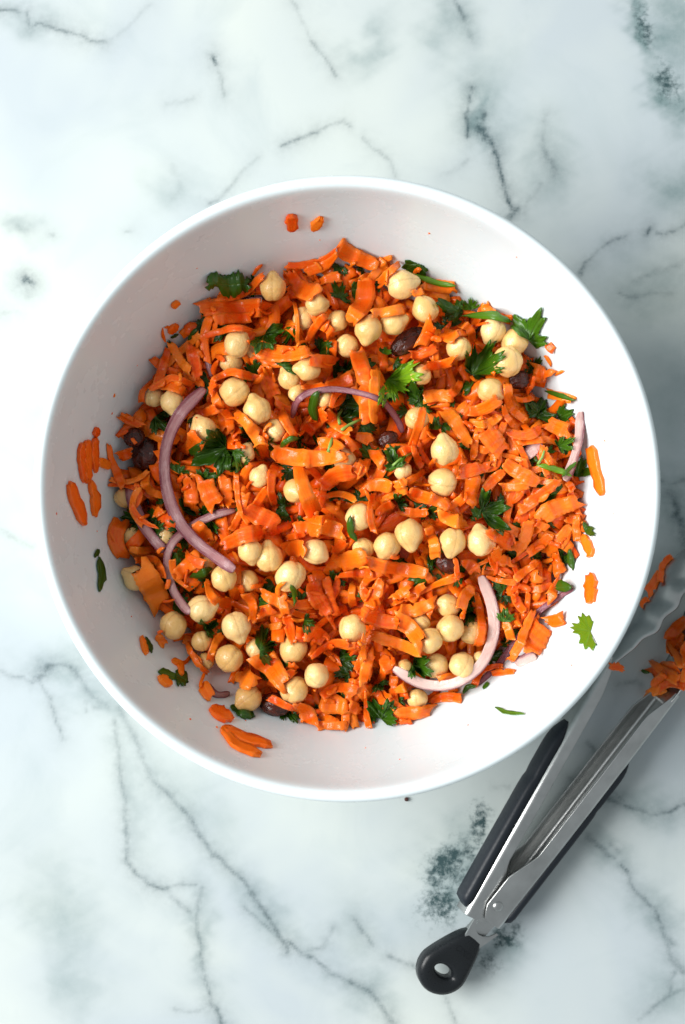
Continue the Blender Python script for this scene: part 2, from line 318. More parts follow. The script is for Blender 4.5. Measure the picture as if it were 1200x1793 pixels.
def make_marble():
    k = CAM_H / FPX
    def axis(lo, hi, step, outer):
        core = np.arange(lo, hi + step, step)
        return np.concatenate([np.linspace(-outer, lo, 10, endpoint=False), core, np.linspace(core[-1], outer, 11)[1:]])
    xs = axis(-0.20, 0.20, 0.0011, 0.62); ys = axis(-0.285, 0.285, 0.0011, 0.75)
    X, Y = np.meshgrid(xs, ys); nx, ny = len(xs), len(ys)
    px = X / k + 600; py = -Y / k + 896.5
    def warp(scale, amp, ph):
        s = 0
        for f, a, p in ((1, 1, 0.3), (2.3, 0.5, 1.7), (4.9, 0.28, 4.1)):
            s = s + a * np.sin(px * f * scale + p + ph + 2.1 * np.sin(py * f * scale * 0.7 + p * 2 + ph)) * np.cos(py * f * scale * 0.9 + ph * 1.3)
        return s * amp
    wx = px + warp(0.04, 2.2, 0.0) + warp(0.16, 0.7, 2.0); wy = py + warp(0.045, 2.2, 3.0) + warp(0.17, 0.7, 5.0)
    vein = np.zeros_like(X)
    for s, hw, pl in VEINS:
        d = np.full_like(X, 1e9)
        x0 = min(p[0] for p in pl) - 40; x1 = max(p[0] for p in pl) + 40; y0 = min(p[1] for p in pl) - 40; y1 = max(p[1] for p in pl) + 40
        msk = (wx > x0) & (wx < x1) & (wy > y0) & (wy < y1)
        ax, ay = wx[msk], wy[msk]; dd = np.full(ax.shape, 1e9)
        for (a, b), (c, e) in zip(pl[:-1], pl[1:]):
            t = np.clip(((ax - a) * (c - a) + (ay - b) * (e - b)) / max((c - a) ** 2 + (e - b) ** 2, 1e-6), 0, 1)
            dd = np.minimum(dd, np.hypot(ax - a - t * (c - a), ay - b - t * (e - b)))
        v = 1.15 * s * (0.52 * np.exp(-(dd / (hw * 0.85)) ** 2) + 0.22 * np.exp(-(dd / (hw * 3.0)) ** 2) + 0.17 * np.exp(-(dd / 28.0) ** 2))
        vein[msk] = np.maximum(vein[msk], v)
    def ell(lst, wob):
        out = np.zeros_like(X)
        ux = px + warp(0.03, wob, 1.0) + warp(0.09, wob * 0.4, 7.0); uy = py + warp(0.028, wob, 4.0) + warp(0.08, wob * 0.4, 9.0)
        for s, rx, ry, cx, cy, ro in lst:
            a = R(ro); dx = ux - cx; dy = uy - cy
            u = dx * math.cos(a) + dy * math.sin(a); w = -dx * math.sin(a) + dy * math.cos(a)
            out = np.maximum(out, s * np.exp(-((u / rx) ** 2 + (w / ry) ** 2)))
        return out
    cloud = 1.35 * ell(CLOUDS, 16); blotch = ell(BLOTCH, 7)
    outer = np.clip((np.maximum(np.abs(px - 600) - 640, np.abs(py - 896) - 940)) / 120, 0, 1)
    verts = np.stack([X, Y, np.zeros_like(X)], -1).reshape(-1, 3)
    idx = np.arange(nx * ny).reshape(ny, nx)
    f = np.stack([idx[:-1, :-1], idx[:-1, 1:], idx[1:, 1:], idx[1:, :-1]], -1).reshape(-1, 4)
    me = bpy.data.meshes.new('marble_surface')
    me.vertices.add(len(verts)); me.vertices.foreach_set('co', verts.ravel())
    me.loops.add(f.size); me.loops.foreach_set('vertex_index', f.ravel())
    me.polygons.add(len(f)); me.polygons.foreach_set('loop_start', np.arange(0, f.size, 4)); me.polygons.foreach_set('loop_total', np.full(len(f), 4))
    me.update(calc_edges=True)
    for nme, arr in (('vein', vein), ('cloud', cloud), ('blotch', blotch), ('outer', outer)):
        at = me.attributes.new(nme, 'FLOAT', 'POINT'); at.data.foreach_set('value', arr.astype(np.float32).ravel())
    me.materials.append(M['marble'])
    link('marble_surface', me, kind='structure', label='white marble counter with grey veins and dark mottled blotches')
make_marble()

# ------------------------------------------------------------------ bowl
INNER = [(0.1190, 0.1308), (0.1150, 0.1297), (0.1080, 0.1282), (0.0950, 0.1245), (0.0800, 0.1192), (0.0650, 0.1130), (0.0500, 0.1050), (0.0350, 0.0940), (0.0220, 0.0800), (0.0130, 0.0640), (0.0085, 0.0450), (0.0070, 0.0)]
_iz = np.array([p[0] for p in INNER])[::-1]; _ir = np.array([p[1] for p in INNER])[::-1]
def wall_r(z): return np.interp(z, _iz, _ir)
def wall_z(r): return np.interp(r, _ir, _iz)
def make_bowl():
    prof = [(r, z) for z, r in INNER[::-1]]
    prof[0] = (0.0005, 0.007)
    prof += [(0.1317, 0.1206), (0.1331, 0.1216), (0.1345, 0.1217), (0.1358, 0.1210), (0.1366, 0.1197), (0.1365, 0.118), (0.1356, 0.116), (0.1336, 0.1120)]
    prof += [(0.1285, 0.0955), (0.1232, 0.0800), (0.1168, 0.0640), (0.1088, 0.0490), (0.0978, 0.0335), (0.0835, 0.0195), (0.0690, 0.0100), (0.0600, 0.0055), (0.0585, 0.0), (0.0545, 0.0), (0.0535, 0.0030), (0.0005, 0.0030)]
    seg = 160; v = []; f = []
    for r, z in prof:
        for i in range(seg):
            a = 2 * math.pi * i / seg; v.append((r * math.cos(a), r * math.sin(a), z))
    for j in range(len(prof) - 1):
        for i in range(seg):
            i2 = (i + 1) % seg
            f.append((j * seg + i, j * seg + i2, (j + 1) * seg + i2, (j + 1) * seg + i))
    o = link('mixing_bowl', mesh('mixing_bowl', v, f, M['bowl']), label='large round white mixing bowl holding the carrot and chickpea salad', cat='bowl')
    o.location = (BX, BY, 0)
    sub = o.modifiers.new('smooth', 'SUBSURF'); sub.levels = 1; sub.render_levels = 1
    return o
make_bowl()

# ------------------------------------------------------------------ salad height field
def surf(x, y):
    """height the finished heap should reach"""
    dx, dy = x - BX, y - BY; r = np.hypot(dx, dy) / 0.113
    s = 0.0625 + 0.0165 * np.clip(1 - r ** 2, 0, 1) ** 0.75
    c = P(890, 850, 0.075); s = s + 0.0115 * np.exp(-((x - c[0]) ** 2 + (y - c[1]) ** 2) / 0.040 ** 2)
    c = P(620, 1190, 0.07); s = s + 0.0035 * np.exp(-((x - c[0]) ** 2 + (y - c[1]) ** 2) / 0.030 ** 2)
    s = s + 0.0016 * np.sin(x * 130 + 1) * np.cos(y * 115 + 2)
    return s
def PS(px, py):
    z = 0.07
    for _ in range(4):
        p = P(px, py, z); z = float(surf(p[0], p[1]))
    return P(px, py, z)
class HM:
    def __init__(self, x0, y0, x1, y1, res=0.0006):
        self.x0, self.y0, self.res = x0, y0, res
        self.nx = int((x1 - x0) / res) + 1; self.ny = int((y1 - y0) / res) + 1
        xs = x0 + np.arange(self.nx) * res; ys = y0 + np.arange(self.ny) * res
        self.X, self.Y = np.meshgrid(xs, ys); self.h = np.zeros_like(self.X); self.keep = np.zeros_like(self.X)
    def ij(self, x, y):
        return (np.clip(((np.asarray(y) - self.y0) / self.res + 0.5).astype(int), 0, self.ny - 1), np.clip(((np.asarray(x) - self.x0) / self.res + 0.5).astype(int), 0, self.nx - 1))
    def at(self, x, y):
        i, j = self.ij(x, y); return self.h[i, j]
    def raise_to(self, x, y, z):
        i, j = self.ij(x, y); np.maximum.at(self.h, (i.ravel(), j.ravel()), np.asarray(z).ravel())
    def ball(self, x, y, r):
        n = int(r / self.res) + 1; i, j = self.ij(x, y); i = int(i); j = int(j)
        i0, i1, j0, j1 = max(i - n, 0), min(i + n + 1, self.ny), max(j - n, 0), min(j + n + 1, self.nx)
        d2 = (self.X[i0:i1, j0:j1] - x) ** 2 + (self.Y[i0:i1, j0:j1] - y) ** 2
        return (slice(i0, i1), slice(j0, j1)), d2
hm = HM(BX - 0.122, BY - 0.122, BX + 0.122, BY + 0.122)
_rr = np.hypot(hm.X - BX, hm.Y - BY)
BED = 0.0285
hm.h = np.maximum(surf(hm.X, hm.Y) - BED, wall_z(_rr) + 0.0)
hm.h = np.where(_rr > 0.131, 0.125, hm.h)

def envelope(z, cap, it=40):
    z = z.copy()
    for _ in range(it):
        m = (z[:-2] + z[2:]) / 2 - cap
        z[1:-1] = np.maximum(z[1:-1], m)
    return z
def drape_strip(h, path, width, thick, n=9, m=5, cap=0.00025, curl=0.0, rag=0.16, taper=0.0, wedge=0.0, slant=0.0, arch=0.0, update=True, lift=0.00015, ends=0.12):
    """a strip lying on height field h along a 2-D path: verts, faces, grain, index of first side face"""
    path = np.asarray(path, float)
    seg = np.r_[0, np.cumsum(np.hypot(*np.diff(path, axis=0).T))]; L = seg[-1]
    t = np.linspace(0, 1, n); cx = np.interp(t * L, seg, path[:, 0]); cy = np.interp(t * L, seg, path[:, 1])
    if len(path) > 2:
        for _ in range(2):
            cx[1:-1] = (cx[:-2] + 2 * cx[1:-1] + cx[2:]) / 4; cy[1:-1] = (cy[:-2] + 2 * cy[1:-1] + cy[2:]) / 4
    tx, ty = np.gradient(cx), np.gradient(cy); q = np.hypot(tx, ty); tx, ty = tx / q, ty / q
    def edge_():
        kn = max(3, n // 4); lo = np.interp(np.linspace(0, kn - 1, n), np.arange(kn), rng.normal(size=kn))
        e_ = 1 + rag * (1.1 * lo + 0.38 * rng.normal(size=n))
        if n > 7 and rng.random() < 0.25: e_[rng.integers(1, n - 1)] -= rng.uniform(0.25, 0.6)
        return e_
    wl = width / 2 * edge_(); wr = width / 2 * edge_()
    pr = (1 - taper * np.abs(2 * t - 1) ** 3.0) * (1 + wedge * (2 * t - 1))
    e = rng.uniform(0.72, 1.02, 4); wl[0] *= e[0]; wr[0] *= e[1]; wl[-1] *= e[2]; wr[-1] *= e[3]
    wl = np.clip(wl * pr, width * 0.06, None); wr = np.clip(wr * pr, width * 0.06, None)
    v = np.linspace(-1, 1, m)
    off = np.where(v[None, :] < 0, -wl[:, None] * -v[None, :], wr[:, None] * v[None, :])
    x = cx[:, None] - ty[:, None] * off; y = cy[:, None] + tx[:, None] * off
    # ragged ends: shift the first and last row along the strip
    for row, sg in ((0, -1), (n - 1, 1)):
        j = rng.uniform(-1, 1, m) * width * ends * 1.6 * sg + v * slant * width * (1 if row else rng.choice([-1, 1]))
        x[row] += tx[row] * j; y[row] += ty[row] * j
    left = np.maximum.reduce([h.at(x[:, k], y[:, k]) for k in range(0, (m + 1) // 2)])
    right = np.maximum.reduce([h.at(x[:, k], y[:, k]) for k in range(m // 2, m)])
    mid = np.maximum.reduce([h.at(0.5 * (x[:, k] + x[:, k + 1]), 0.5 * (y[:, k] + y[:, k + 1])) for k in range(m - 1)])
    left = envelope(left, cap); right = envelope(right, cap)
    # keep the tilt across the strip moderate
    lim = width * 0.55; hi = np.maximum(left, right); left = np.maximum(left, hi - lim); right = np.maximum(right, hi - lim)
    z = left[:, None] * (1 - v[None, :]) / 2 + right[:, None] * (1 + v[None, :]) / 2
    z += np.clip(envelope(mid, cap) - (left + right) / 2, 0, None)[:, None]
    if h is hm:
        rr_ = np.hypot(x - BX, y - BY); k_ = np.minimum(1, 0.1285 / rr_); x = BX + (x - BX) * k_; y = BY + (y - BY) * k_
        z = np.maximum(z, wall_z(np.hypot(x - BX, y - BY)) + 0.0005)
    z += lift + arch * (1 - v[None, :] ** 2) * width + curl * (np.abs(2 * t - 1) ** 3)[:, None] * L
    zt = z + thick * (1 + 0.09 * rng.normal(size=z.shape)).clip(0.6, 1.4)
    if update:
        a = np.linspace(0, n - 1, max(int(L / h.res * 1.3), n)); b = np.linspace(0, m - 1, max(int(width / h.res * 1.3), m))
        ai = np.minimum(a.astype(int), n - 2); af = (a - ai)[:, None]; bi = np.minimum(b.astype(int), m - 2); bf = (b - bi)[None, :]
        def s(A): return (A[ai][:, bi] * (1 - af) * (1 - bf) + A[ai + 1][:, bi] * af * (1 - bf) + A[ai][:, bi + 1] * (1 - af) * bf + A[ai + 1][:, bi + 1] * af * bf)
        h.raise_to(s(x), s(y), s(zt))
    top = np.stack([x, y, zt], -1).reshape(-1, 3); bot = np.stack([x, y, z], -1).reshape(-1, 3)
    K = n * m; I = np.arange(K).reshape(n, m); F = []
    F += np.stack([I[:-1, :-1], I[1:, :-1], I[1:, 1:], I[:-1, 1:]], -1).reshape(-1, 4).tolist()
    F += (np.stack([I[:-1, :-1], I[:-1, 1:], I[1:, 1:], I[1:, :-1]], -1).reshape(-1, 4) + K).tolist()
    ff = len(F)
    ring = list(I[:, 0]) + list(I[-1, 1:]) + list(I[-2::-1, -1]) + list(I[0, -2:0:-1])
    for a_, b_ in zip(ring, ring[1:] + ring[:1]): F.append((b_, a_, a_ + K, b_ + K))
    # fix winding (top should face up)
    p0, p1, p2 = top[F[0][0]], top[F[0][1]], top[F[0][2]]
    if np.cross(p1 - p0, p2 - p0)[2] < 0: F = [tuple(reversed(q_)) for q_ in F]
    o = rng.uniform(0, 50, 3)
    g = np.stack([np.broadcast_to(t[:, None] * L * 160, x.shape) + o[0], off * 900 + o[1], np.full_like(x, o[2])], -1).reshape(-1, 3)
    if rng.random() < 0.35: g[:, [0, 1]] = np.stack([g[:, 0] * 3.2, g[:, 1] * 0.35], -1)   # cross ridges left by the grater
    return np.vstack([top, bot]), F, np.vstack([g, g]), ff
class Join:
    def __init__(self): self.v, self.f, self.g, self.n = [], [], [], 0
    def add(self, v, f, g, ff=None):
        self.f += [tuple(i + self.n for i in q) for q in f]; self.v.append(v); self.g.append(g); self.n += len(v)
    def obj(self, name, mat, **kw):
        return link(name, mesh(name, np.vstack(self.v), self.f, mat, True, np.vstack(self.g)), **kw)

# bed: packed salad in the depth of the bowl, closed against the wall
def make_bed():
    seg, rings = 96, 26; v, f = [], []
    for j in range(rings + 1):
        rr = 0.1085 * j / rings
        for i in range(seg):
            a = 2 * math.pi * i / seg; x, y = BX + rr * math.cos(a), BY + rr * math.sin(a)
            z = float(surf(x, y)) - BED - 0.0012 + 0.0011 * mnoise.noise(Vector((x * 260, y * 260, 1.3)))
            zr = float(wall_z(rr)); v.append((x, y, max(z, zr - 0.0008)))
    for j in range(rings):
        for i in range(seg):
            i2 = (i + 1) % seg; f.append((j * seg + i, (j + 1) * seg + i, (j + 1) * seg + i2, j * seg + i2))
    link('packed_salad', mesh('packed_salad', v, f, M['carrot'], True, [(p[0] * 300, p[1] * 300, 0) for p in v]), kind='stuff', label='tightly packed carrot salad deep down in the bowl', cat='carrot')
make_bed()

def inside(x, y, margin=0.0):
    r = math.hypot(x - BX, y - BY); return r < 0.1145 - margin
def rand_path(x, y, L, a, bend):
    d = np.array([math.cos(a), math.sin(a)]); nrm = np.array([-d[1], d[0]]); c = np.array([x, y])
    return [c - d * L / 2, c + nrm * bend * L * 0.75, c + d * L / 2] if False else [c - d * L / 2 - nrm * bend * L * 0.4, c - d * L / 4 + nrm * bend * L * 0.2, c + nrm * bend * L * 0.4, c + d * L / 4 + nrm * bend * L * 0.2, c + d * L / 2 - nrm * bend * L * 0.4]
def path_ok(p, lim=0.1155):
    return all(math.hypot(q[0] - BX, q[1] - BY) < lim for q in p)

# ------------------------------------------------------------------ what the photograph shows, in its pixels
PEAS = [  # x, y, r, deep?, beak angle in the picture (deg, 0 right, 90 up) or None
 (479,507,24,0,90),(555,534,20,0,10),(592,565,19,1,240),(608,610,21,1,None),(644,582,25,0,260),(688,570,23,0,20),(703,502,27,0,15),(743,546,24,0,None),
 (415,602,24,0,None),(407,637,21,1,None),(444,617,16,1,None),(413,688,26,0,None),(453,720,25,0,110),(508,665,20,1,120),(540,648,22,0,180),(272,697,18,1,None),(304,706,21,0,280),
 (360,755,24,0,120),(483,755,21,1,None),(432,795,18,1,None),(457,836,19,0,70),(520,860,22,0,None),(603,805,21,1,None),(629,905,25,0,None),(715,935,26,0,280),(677,955,24,0,250),(790,948,24,0,260),(840,947,26,0,100),
 (636,960,20,1,None),(553,965,23,0,330),(473,975,25,0,95),(437,965,22,0,280),(510,1006,27,0,245),(436,1015,20,1,None),(392,1013,23,0,None),(358,1063,25,0,20),(416,1095,26,0,290),(305,1094,25,0,None),(355,1122,19,1,None),
 (361,1157,16,1,None),(404,1150,25,0,None),(450,1135,19,1,None),(515,1135,25,1,None),(516,1207,25,0,None),(435,1222,24,0,None),(555,1180,23,0,None),(617,1098,25,0,260),(788,1100,25,0,None),(752,1122,23,0,200),(762,1163,23,1,None),
 (808,1163,23,0,None),(735,1090,18,1,None),(825,1105,21,1,None),(785,1060,21,1,None),(730,1222,19,1,None),(238,1012,23,0,150),(230,940,17,1,None),(292,942,20,1,None),(219,872,18,1,None),(862,582,23,0,None),(900,600,25,0,None),
 (890,632,27,0,None),(800,615,22,0,None),(858,685,23,0,None),(728,735,21,0,None),(776,790,25,0,100),(775,845,25,1,None),(735,660,19,1,None),(705,825,16,1,None),(840,1152,14,0,None),(533,560,20,1,None),(570,702,16,1,None),
 (522,692,16,1,None),(708,1170,16,1,None),(363,989,16,1,None),
]
SHREDS = [  # x1, y1, x2, y2, width
 (350,540,465,535,32),(355,585,442,575,12),(380,525,465,487,14),(295,600,330,650,17),(270,665,325,685,22),(318,650,352,672,14),(275,672,292,605,15),(333,600,345,660,22),(365,670,395,748,15),(415,720,465,800,20),(340,722,382,716,15),
 (310,790,350,765,30),(213,728,247,745,15),(205,800,228,790,19),(390,715,405,752,15),(500,465,590,447,12),(535,472,592,453,15),(592,440,660,462,27),(505,475,552,520,30),(548,490,597,478,15),(660,452,677,470,17),(665,490,702,460,13),
 (645,485,620,562,34),(650,550,715,542,17),(515,517,522,597,7),(570,550,535,594,12),(450,612,540,620,28),(540,632,587,632,21),(462,640,478,692,26),(530,680,620,660,19),(628,612,645,737,24),(658,640,655,737,19),(480,700,512,718,13),
 (488,715,518,767,15),(530,755,572,720,28),(570,722,612,757,21),(475,795,605,800,28),(620,762,652,770,19),(655,787,672,814,21),(695,795,728,780,14),(740,492,800,502,22),(722,517,747,508,13),(757,565,738,602,22),(778,575,798,594,27),
 (812,560,835,592,17),(848,530,863,550,19),(872,550,896,562,13),(860,578,880,598,16),(955,606,966,620,13),(938,648,963,658,27),(965,685,1003,702,15),(745,640,795,632,15),(722,620,767,605,17),(745,690,800,690,23),(785,715,825,777,24),
 (825,722,873,702,19),(882,672,922,737,17),(880,710,905,747,11),(905,698,945,690,11),(893,760,953,752,17),(910,775,957,768,13),(850,750,887,792,30),(828,742,880,730,15),(837,755,832,802,12),(742,715,712,812,15),(722,775,742,817,13),
 (963,737,1000,757,27),(952,785,975,817,15),(205,910,212,977,27),(225,963,262,964,13),(248,990,280,1062,40),(268,905,283,890,15),(325,832,332,892,24),(352,835,375,887,32),(388,832,402,887,21),(410,828,420,902,9),(428,890,482,920,32),
 (385,955,457,930,26),(305,1010,350,972,26),(322,970,358,990,15),(335,920,367,945,26),(290,1125,352,1090,28),(278,1112,290,1130,17),(370,1145,385,1113,13),(355,1020,398,1067,15),(322,1130,352,1162,11),(520,810,550,902,24),
 (535,810,612,798,19),(562,850,618,825,28),(625,830,642,805,21),(638,853,687,850,21),(652,862,652,934,11),(670,875,714,855,13),(718,862,762,872,21),(697,893,752,898,17),(514,925,564,927,26),(532,908,590,912,19),(562,920,602,932,26),
 (500,942,534,936,11),(502,960,534,962,30),(568,942,574,968,15),(580,966,606,948,17),(480,808,475,887,15),(592,990,642,972,30),(640,985,752,1005,24),(592,1010,652,1004,13),(594,1012,580,1052,15),(616,1022,620,1070,15),(545,1020,572,1082,28),
 (570,1015,588,1082,17),(670,1015,650,1067,21),(745,1025,716,1052,19),(634,1075,702,1095,24),(650,1115,737,1142,19),(700,1085,740,1122,32),(545,1095,614,1100,12),(500,1068,552,1085,11),(535,1105,572,1125,28),(455,1040,507,1055,24),
 (492,1040,500,1077,17),(432,1040,445,1087,17),(452,1075,480,1068,21),(445,1110,492,1096,11),(500,1080,515,1127,17),(545,1150,610,1122,15),(637,1110,637,1160,11),(720,860,787,888,19),(805,828,862,815,21),(835,815,825,882,24),
 (852,858,888,822,17),(887,808,944,845,26),(882,852,930,850,13),(915,895,980,840,19),(950,905,1014,875,32),(995,908,1020,910,17),(993,845,1005,860,15),(775,898,817,918,26),(750,915,765,977,19),(852,930,904,953,24),(908,970,933,913,24),
 (930,970,972,938,17),(962,970,1005,922,26),(978,970,985,1007,19),(905,1015,952,985,11),(915,1012,950,1010,19),(862,963,899,990,21),(810,983,838,1002,21),(798,977,802,1014,9),(855,1012,907,1022,9),(903,1040,920,1074,15),(805,1065,832,1030,19),
 (700,1075,764,1056,21),(842,1040,842,1132,14),(890,1158,936,1068,15),(920,1135,950,1095,38),(955,1090,982,1078,21),(792,1130,840,1116,17),(885,1085,895,1122,15),(330,1135,362,1182,10),(356,1196,373,1218,21),(418,1180,448,1196,32),
 (458,1152,500,1198,38),(470,1204,517,1174,17),(418,1132,435,1152,13),(520,1230,545,1267,26),(432,1208,455,1200,11),(562,1218,627,1205,17),(562,1235,610,1243,34),(555,1272,607,1270,15),(612,1237,634,1250,19),(640,1222,646,1275,9),
 (625,1190,645,1232,17),(672,1152,685,1184,17),(652,1145,637,1200,19),(632,1125,640,1182,13),(657,1212,678,1242,15),(692,1215,724,1200,15),(695,1252,757,1245,21),(862,1180,898,1172,11),(527,1160,592,1172,21),(1008,760,1012,800,14),(1000,860,1015,900,13),
 (1012,905,1015,950,14),(985,1010,960,1050,15),(378,560,440,548,20),(720,1030,690,1050,18),(660,900,690,880,14),(790,690,815,660,14),(470,770,440,745,13),(690,850,712,842,15),(560,770,600,785,18),
]
ARC_SHREDS = [([(368,690),(374,664),(400,651),(450,660)],14), ([(262,682),(300,660),(335,672)],12)]
# leaves: x, y, size px, rotation deg, kind, tone 0..1, layer (0 below the shreds, 1 on top)
LEAVES = [
 (470,590,40,-50,'leaf',0.5,1),(598,505,30,70,'leaf',0.25,1),(570,602,36,20,'leaf',0.15,0),(700,670,66,-38,'leaf',1.0,1),(795,535,40,160,'leaf',0.3,1),(828,528,26,100,'leaf',0.6,1),
 (930,584,45,62,'leaf',0.45,1),(842,634,52,60,'leaf',0.45,1),(374,788,60,195,'leaf',0.15,1),(410,798,30,280,'leaf',0.2,1),(690,808,34,110,'leaf',0.45,1),(868,890,58,20,'leaf',0.25,1),(612,722,40,30,'leaf',0.15,0),(640,748,26,-20,'leaf',0.2,0),
 (276,735,38,-40,'leaf',0.15,0),(765,742,18,80,'leaf',0.4,1),(955,716,40,60,'leaf',0.2,0),(990,776,28,30,'leaf',0.5,1),(1018,822,36,80,'leaf',0.15,0),(885,1082,26,80,'leaf',0.5,1),(735,1173,38,-30,'leaf',0.3,1),(606,1156,34,10,'leaf',0.1,0),
 (467,1136,36,15,'leaf',0.25,1),(366,1101,28,40,'leaf',0.25,1),(676,1252,40,60,'leaf',0.3,1),(460,1058,24,0,'leaf',0.2,0),(360,902,44,10,'leaf',0.15,0),(322,885,34,40,'leaf',0.1,0),(770,972,44,-10,'leaf',0.15,0),(490,897,30,-20,'leaf',0.25,0),
 (675,606,22,60,'leaf',0.5,1),(1028,925,18,20,'leaf',0.25,1),(705,877,22,30,'leaf',0.35,1),(540,1090,24,-10,'leaf',0.35,1),(782,745,16,-20,'leaf',0.4,1),(668,1208,18,-60,'leaf',0.25,1),(820,1230,0,0,'skip',0,0),(430,760,22,200,'leaf',0.15,0),(700,985,26,10,'leaf',0.12,0),
]
BLADES = [(366,504,436,497,36,0.30,1),  # thin folded leaf pieces: x1,y1,x2,y2,width,tone,layer
 (724,478,800,500,13,0.7,1),(812,545,895,563,15,0.55,1),(548,735,552,685,16,0.25,1),(945,812,1002,832,12,0.75,1),(975,1030,998,1024,16,0.3,1),(1001,962,1004,998,14,0.3,1),(512,1022,516,1062,13,0.45,1),(612,902,622,948,14,0.3,1),
 (490,780,522,765,10,0.4,1),(330,1012,372,996,14,0.2,1),(326,592,346,572,8,0.1,1),(985,835,1010,808,9,0.5,1),(640,1290,640,1290,0,0,9),(960,680,1005,703,9,0.4,1),(418,1242,446,1252,14,0.15,1),(810,1215,835,1200,10,0.3,0),
]
STEMS = [([(598,752),(612,742),(632,732)],6),([(575,792),(578,780),(582,766)],7),([(945,812),(952,800),(955,788)],5),([(595,740),(592,725),(600,712)],6),([(688,815),(700,805),(722,792)],5)]
ONIONS = [  # path, width px, purple 0..1, height mm, which side the skin is on (+1 left of path), label
 ([(357,678),(318,722),(292,770),(285,820),(293,870),(315,918),(350,955),(385,980),(412,998)],21,0.72,3.2,-1,'thick purple onion arc curving down the shaded side of the salad'),
 ([(225,838),(232,880),(250,920),(272,948),(288,965)],20,0.65,4.0,-1,'short purple onion arc against the bowl wall next to the thick arc'),
 ([(410,893),(370,903),(330,925),(302,950),(291,985),(300,1030),(318,1058),(335,1072)],15,0.55,3.5,-1,'thin hooked onion slice with dark red rim below the thick purple arc'),
 ([(510,728),(520,702),(545,686),(590,681),(640,690),(675,705),(698,732),(708,754)],11,0.85,3.0,1,'thin dark purple onion arch beside the bright green parsley leaf'),
 ([(845,1010),(862,1050),(868,1090),(860,1130),(835,1170),(790,1198),(740,1198),(690,1172)],20,0.08,3.2,1,'broad pale pink onion crescent curving around chickpeas'),
 ([(1000,1030),(945,1072),(905,1125),(872,1168),(838,1200)],11,1.0,3.0,-1,'narrow dark purple onion strip beside the pale pink crescent'),
 ([(1014,722),(1014,764),(1004,810),(990,842)],16,0.3,3.0,1,'pink onion strip leaning up the bright bowl wall'),
 ([(922,800),(936,786),(950,772)],22,0.25,3.0,1,'short pale pink onion stub among light orange shreds'),
 ([(900,1158),(916,1152),(932,1142)],20,0.25,3.0,1,'chunky pale onion end at the foot of the heap'),
 ([(355,588),(359,620),(366,655)],11,0.7,3.0,1,'slim purple onion strip standing beside a carrot tangle'),
 ([(415,522),(436,520),(458,524)],14,0.3,3.0,1,'small pink onion piece tucked under a pointed chickpea'),
 ([(365,1198),(380,1214),(402,1216)],12,0.7,3.0,-1,'small curled purple onion bit by the bowl wall'),
]
RAISINS = [(716,593,38,20,38,'glossy dark raisin lying between chickpeas and a carrot shred'),(250,792,34,28,80,'large dark raisin in the shaded corner by purple onion'),(914,662,20,18,10,'small round dark raisin under the pale chickpea trio'),
           (482,1236,30,22,-10,'dark wrinkled raisin at the lower rim of the salad heap'),(786,986,20,24,60,'dark raisin half buried below two pale chickpeas'),(682,768,20,17,20,'reddish brown raisin beside the thin onion arch'),(232,765,20,18,20,'small dark raisin wedged at the bowl wall above a larger one')]

# keep-out mask so that loose shreds do not bury what shows
def protect(px, py, rpx, w=1.0):
    p = PS(px, py); r = rpx / 3800.0
    sl, d2 = hm.ball(p[0], p[1], r); hm.keep[sl] = np.maximum(hm.keep[sl], np.where(d2 < r * r, w, 0))
for x, y, r, deep, b in PEAS: protect(x, y, r * (0.80 if deep else 1.05))
pea_mask = hm.keep.copy()
for l in LEAVES:
    if l[4] == 'leaf': protect(l[0], l[1], l[2] * 0.40)
for rz in RAISINS[:2]: protect(rz[0], rz[1], rz[3] * 0.9)

# ---- stage 1: loose shreds that fill the depth
fill = Join()
def fill_shreds(count, avoid):
    k = tries = 0
    while k < count and tries < count * 12:
        tries += 1
        a = rng.uniform(0, 2 * math.pi); rr = 0.115 * math.sqrt(rng.random()); x, y = BX + rr * math.cos(a), BY + rr * math.sin(a)
        L = rng.uniform(0.010, 0.024); p = rand_path(x, y, L, rng.uniform(0, math.pi), rng.normal() * 0.18)
        if not path_ok(p, 0.1150): continue
        i, j = hm.ij([q[0] for q in p], [q[1] for q in p])
        if hm.h[i, j].max() > float(surf(x, y)) - (0.0065 if avoid else 0.0125): continue
        if avoid and hm.keep[i, j].mean() > 0.25: continue
        fill.add(*drape_strip(hm, p, rng.uniform(0.0025, 0.0062), rng.uniform(0.0009, 0.0015), n=6, m=3, cap=0.0006, rag=0.2)); k += 1
    return k
n1 = fill_shreds(900, False)

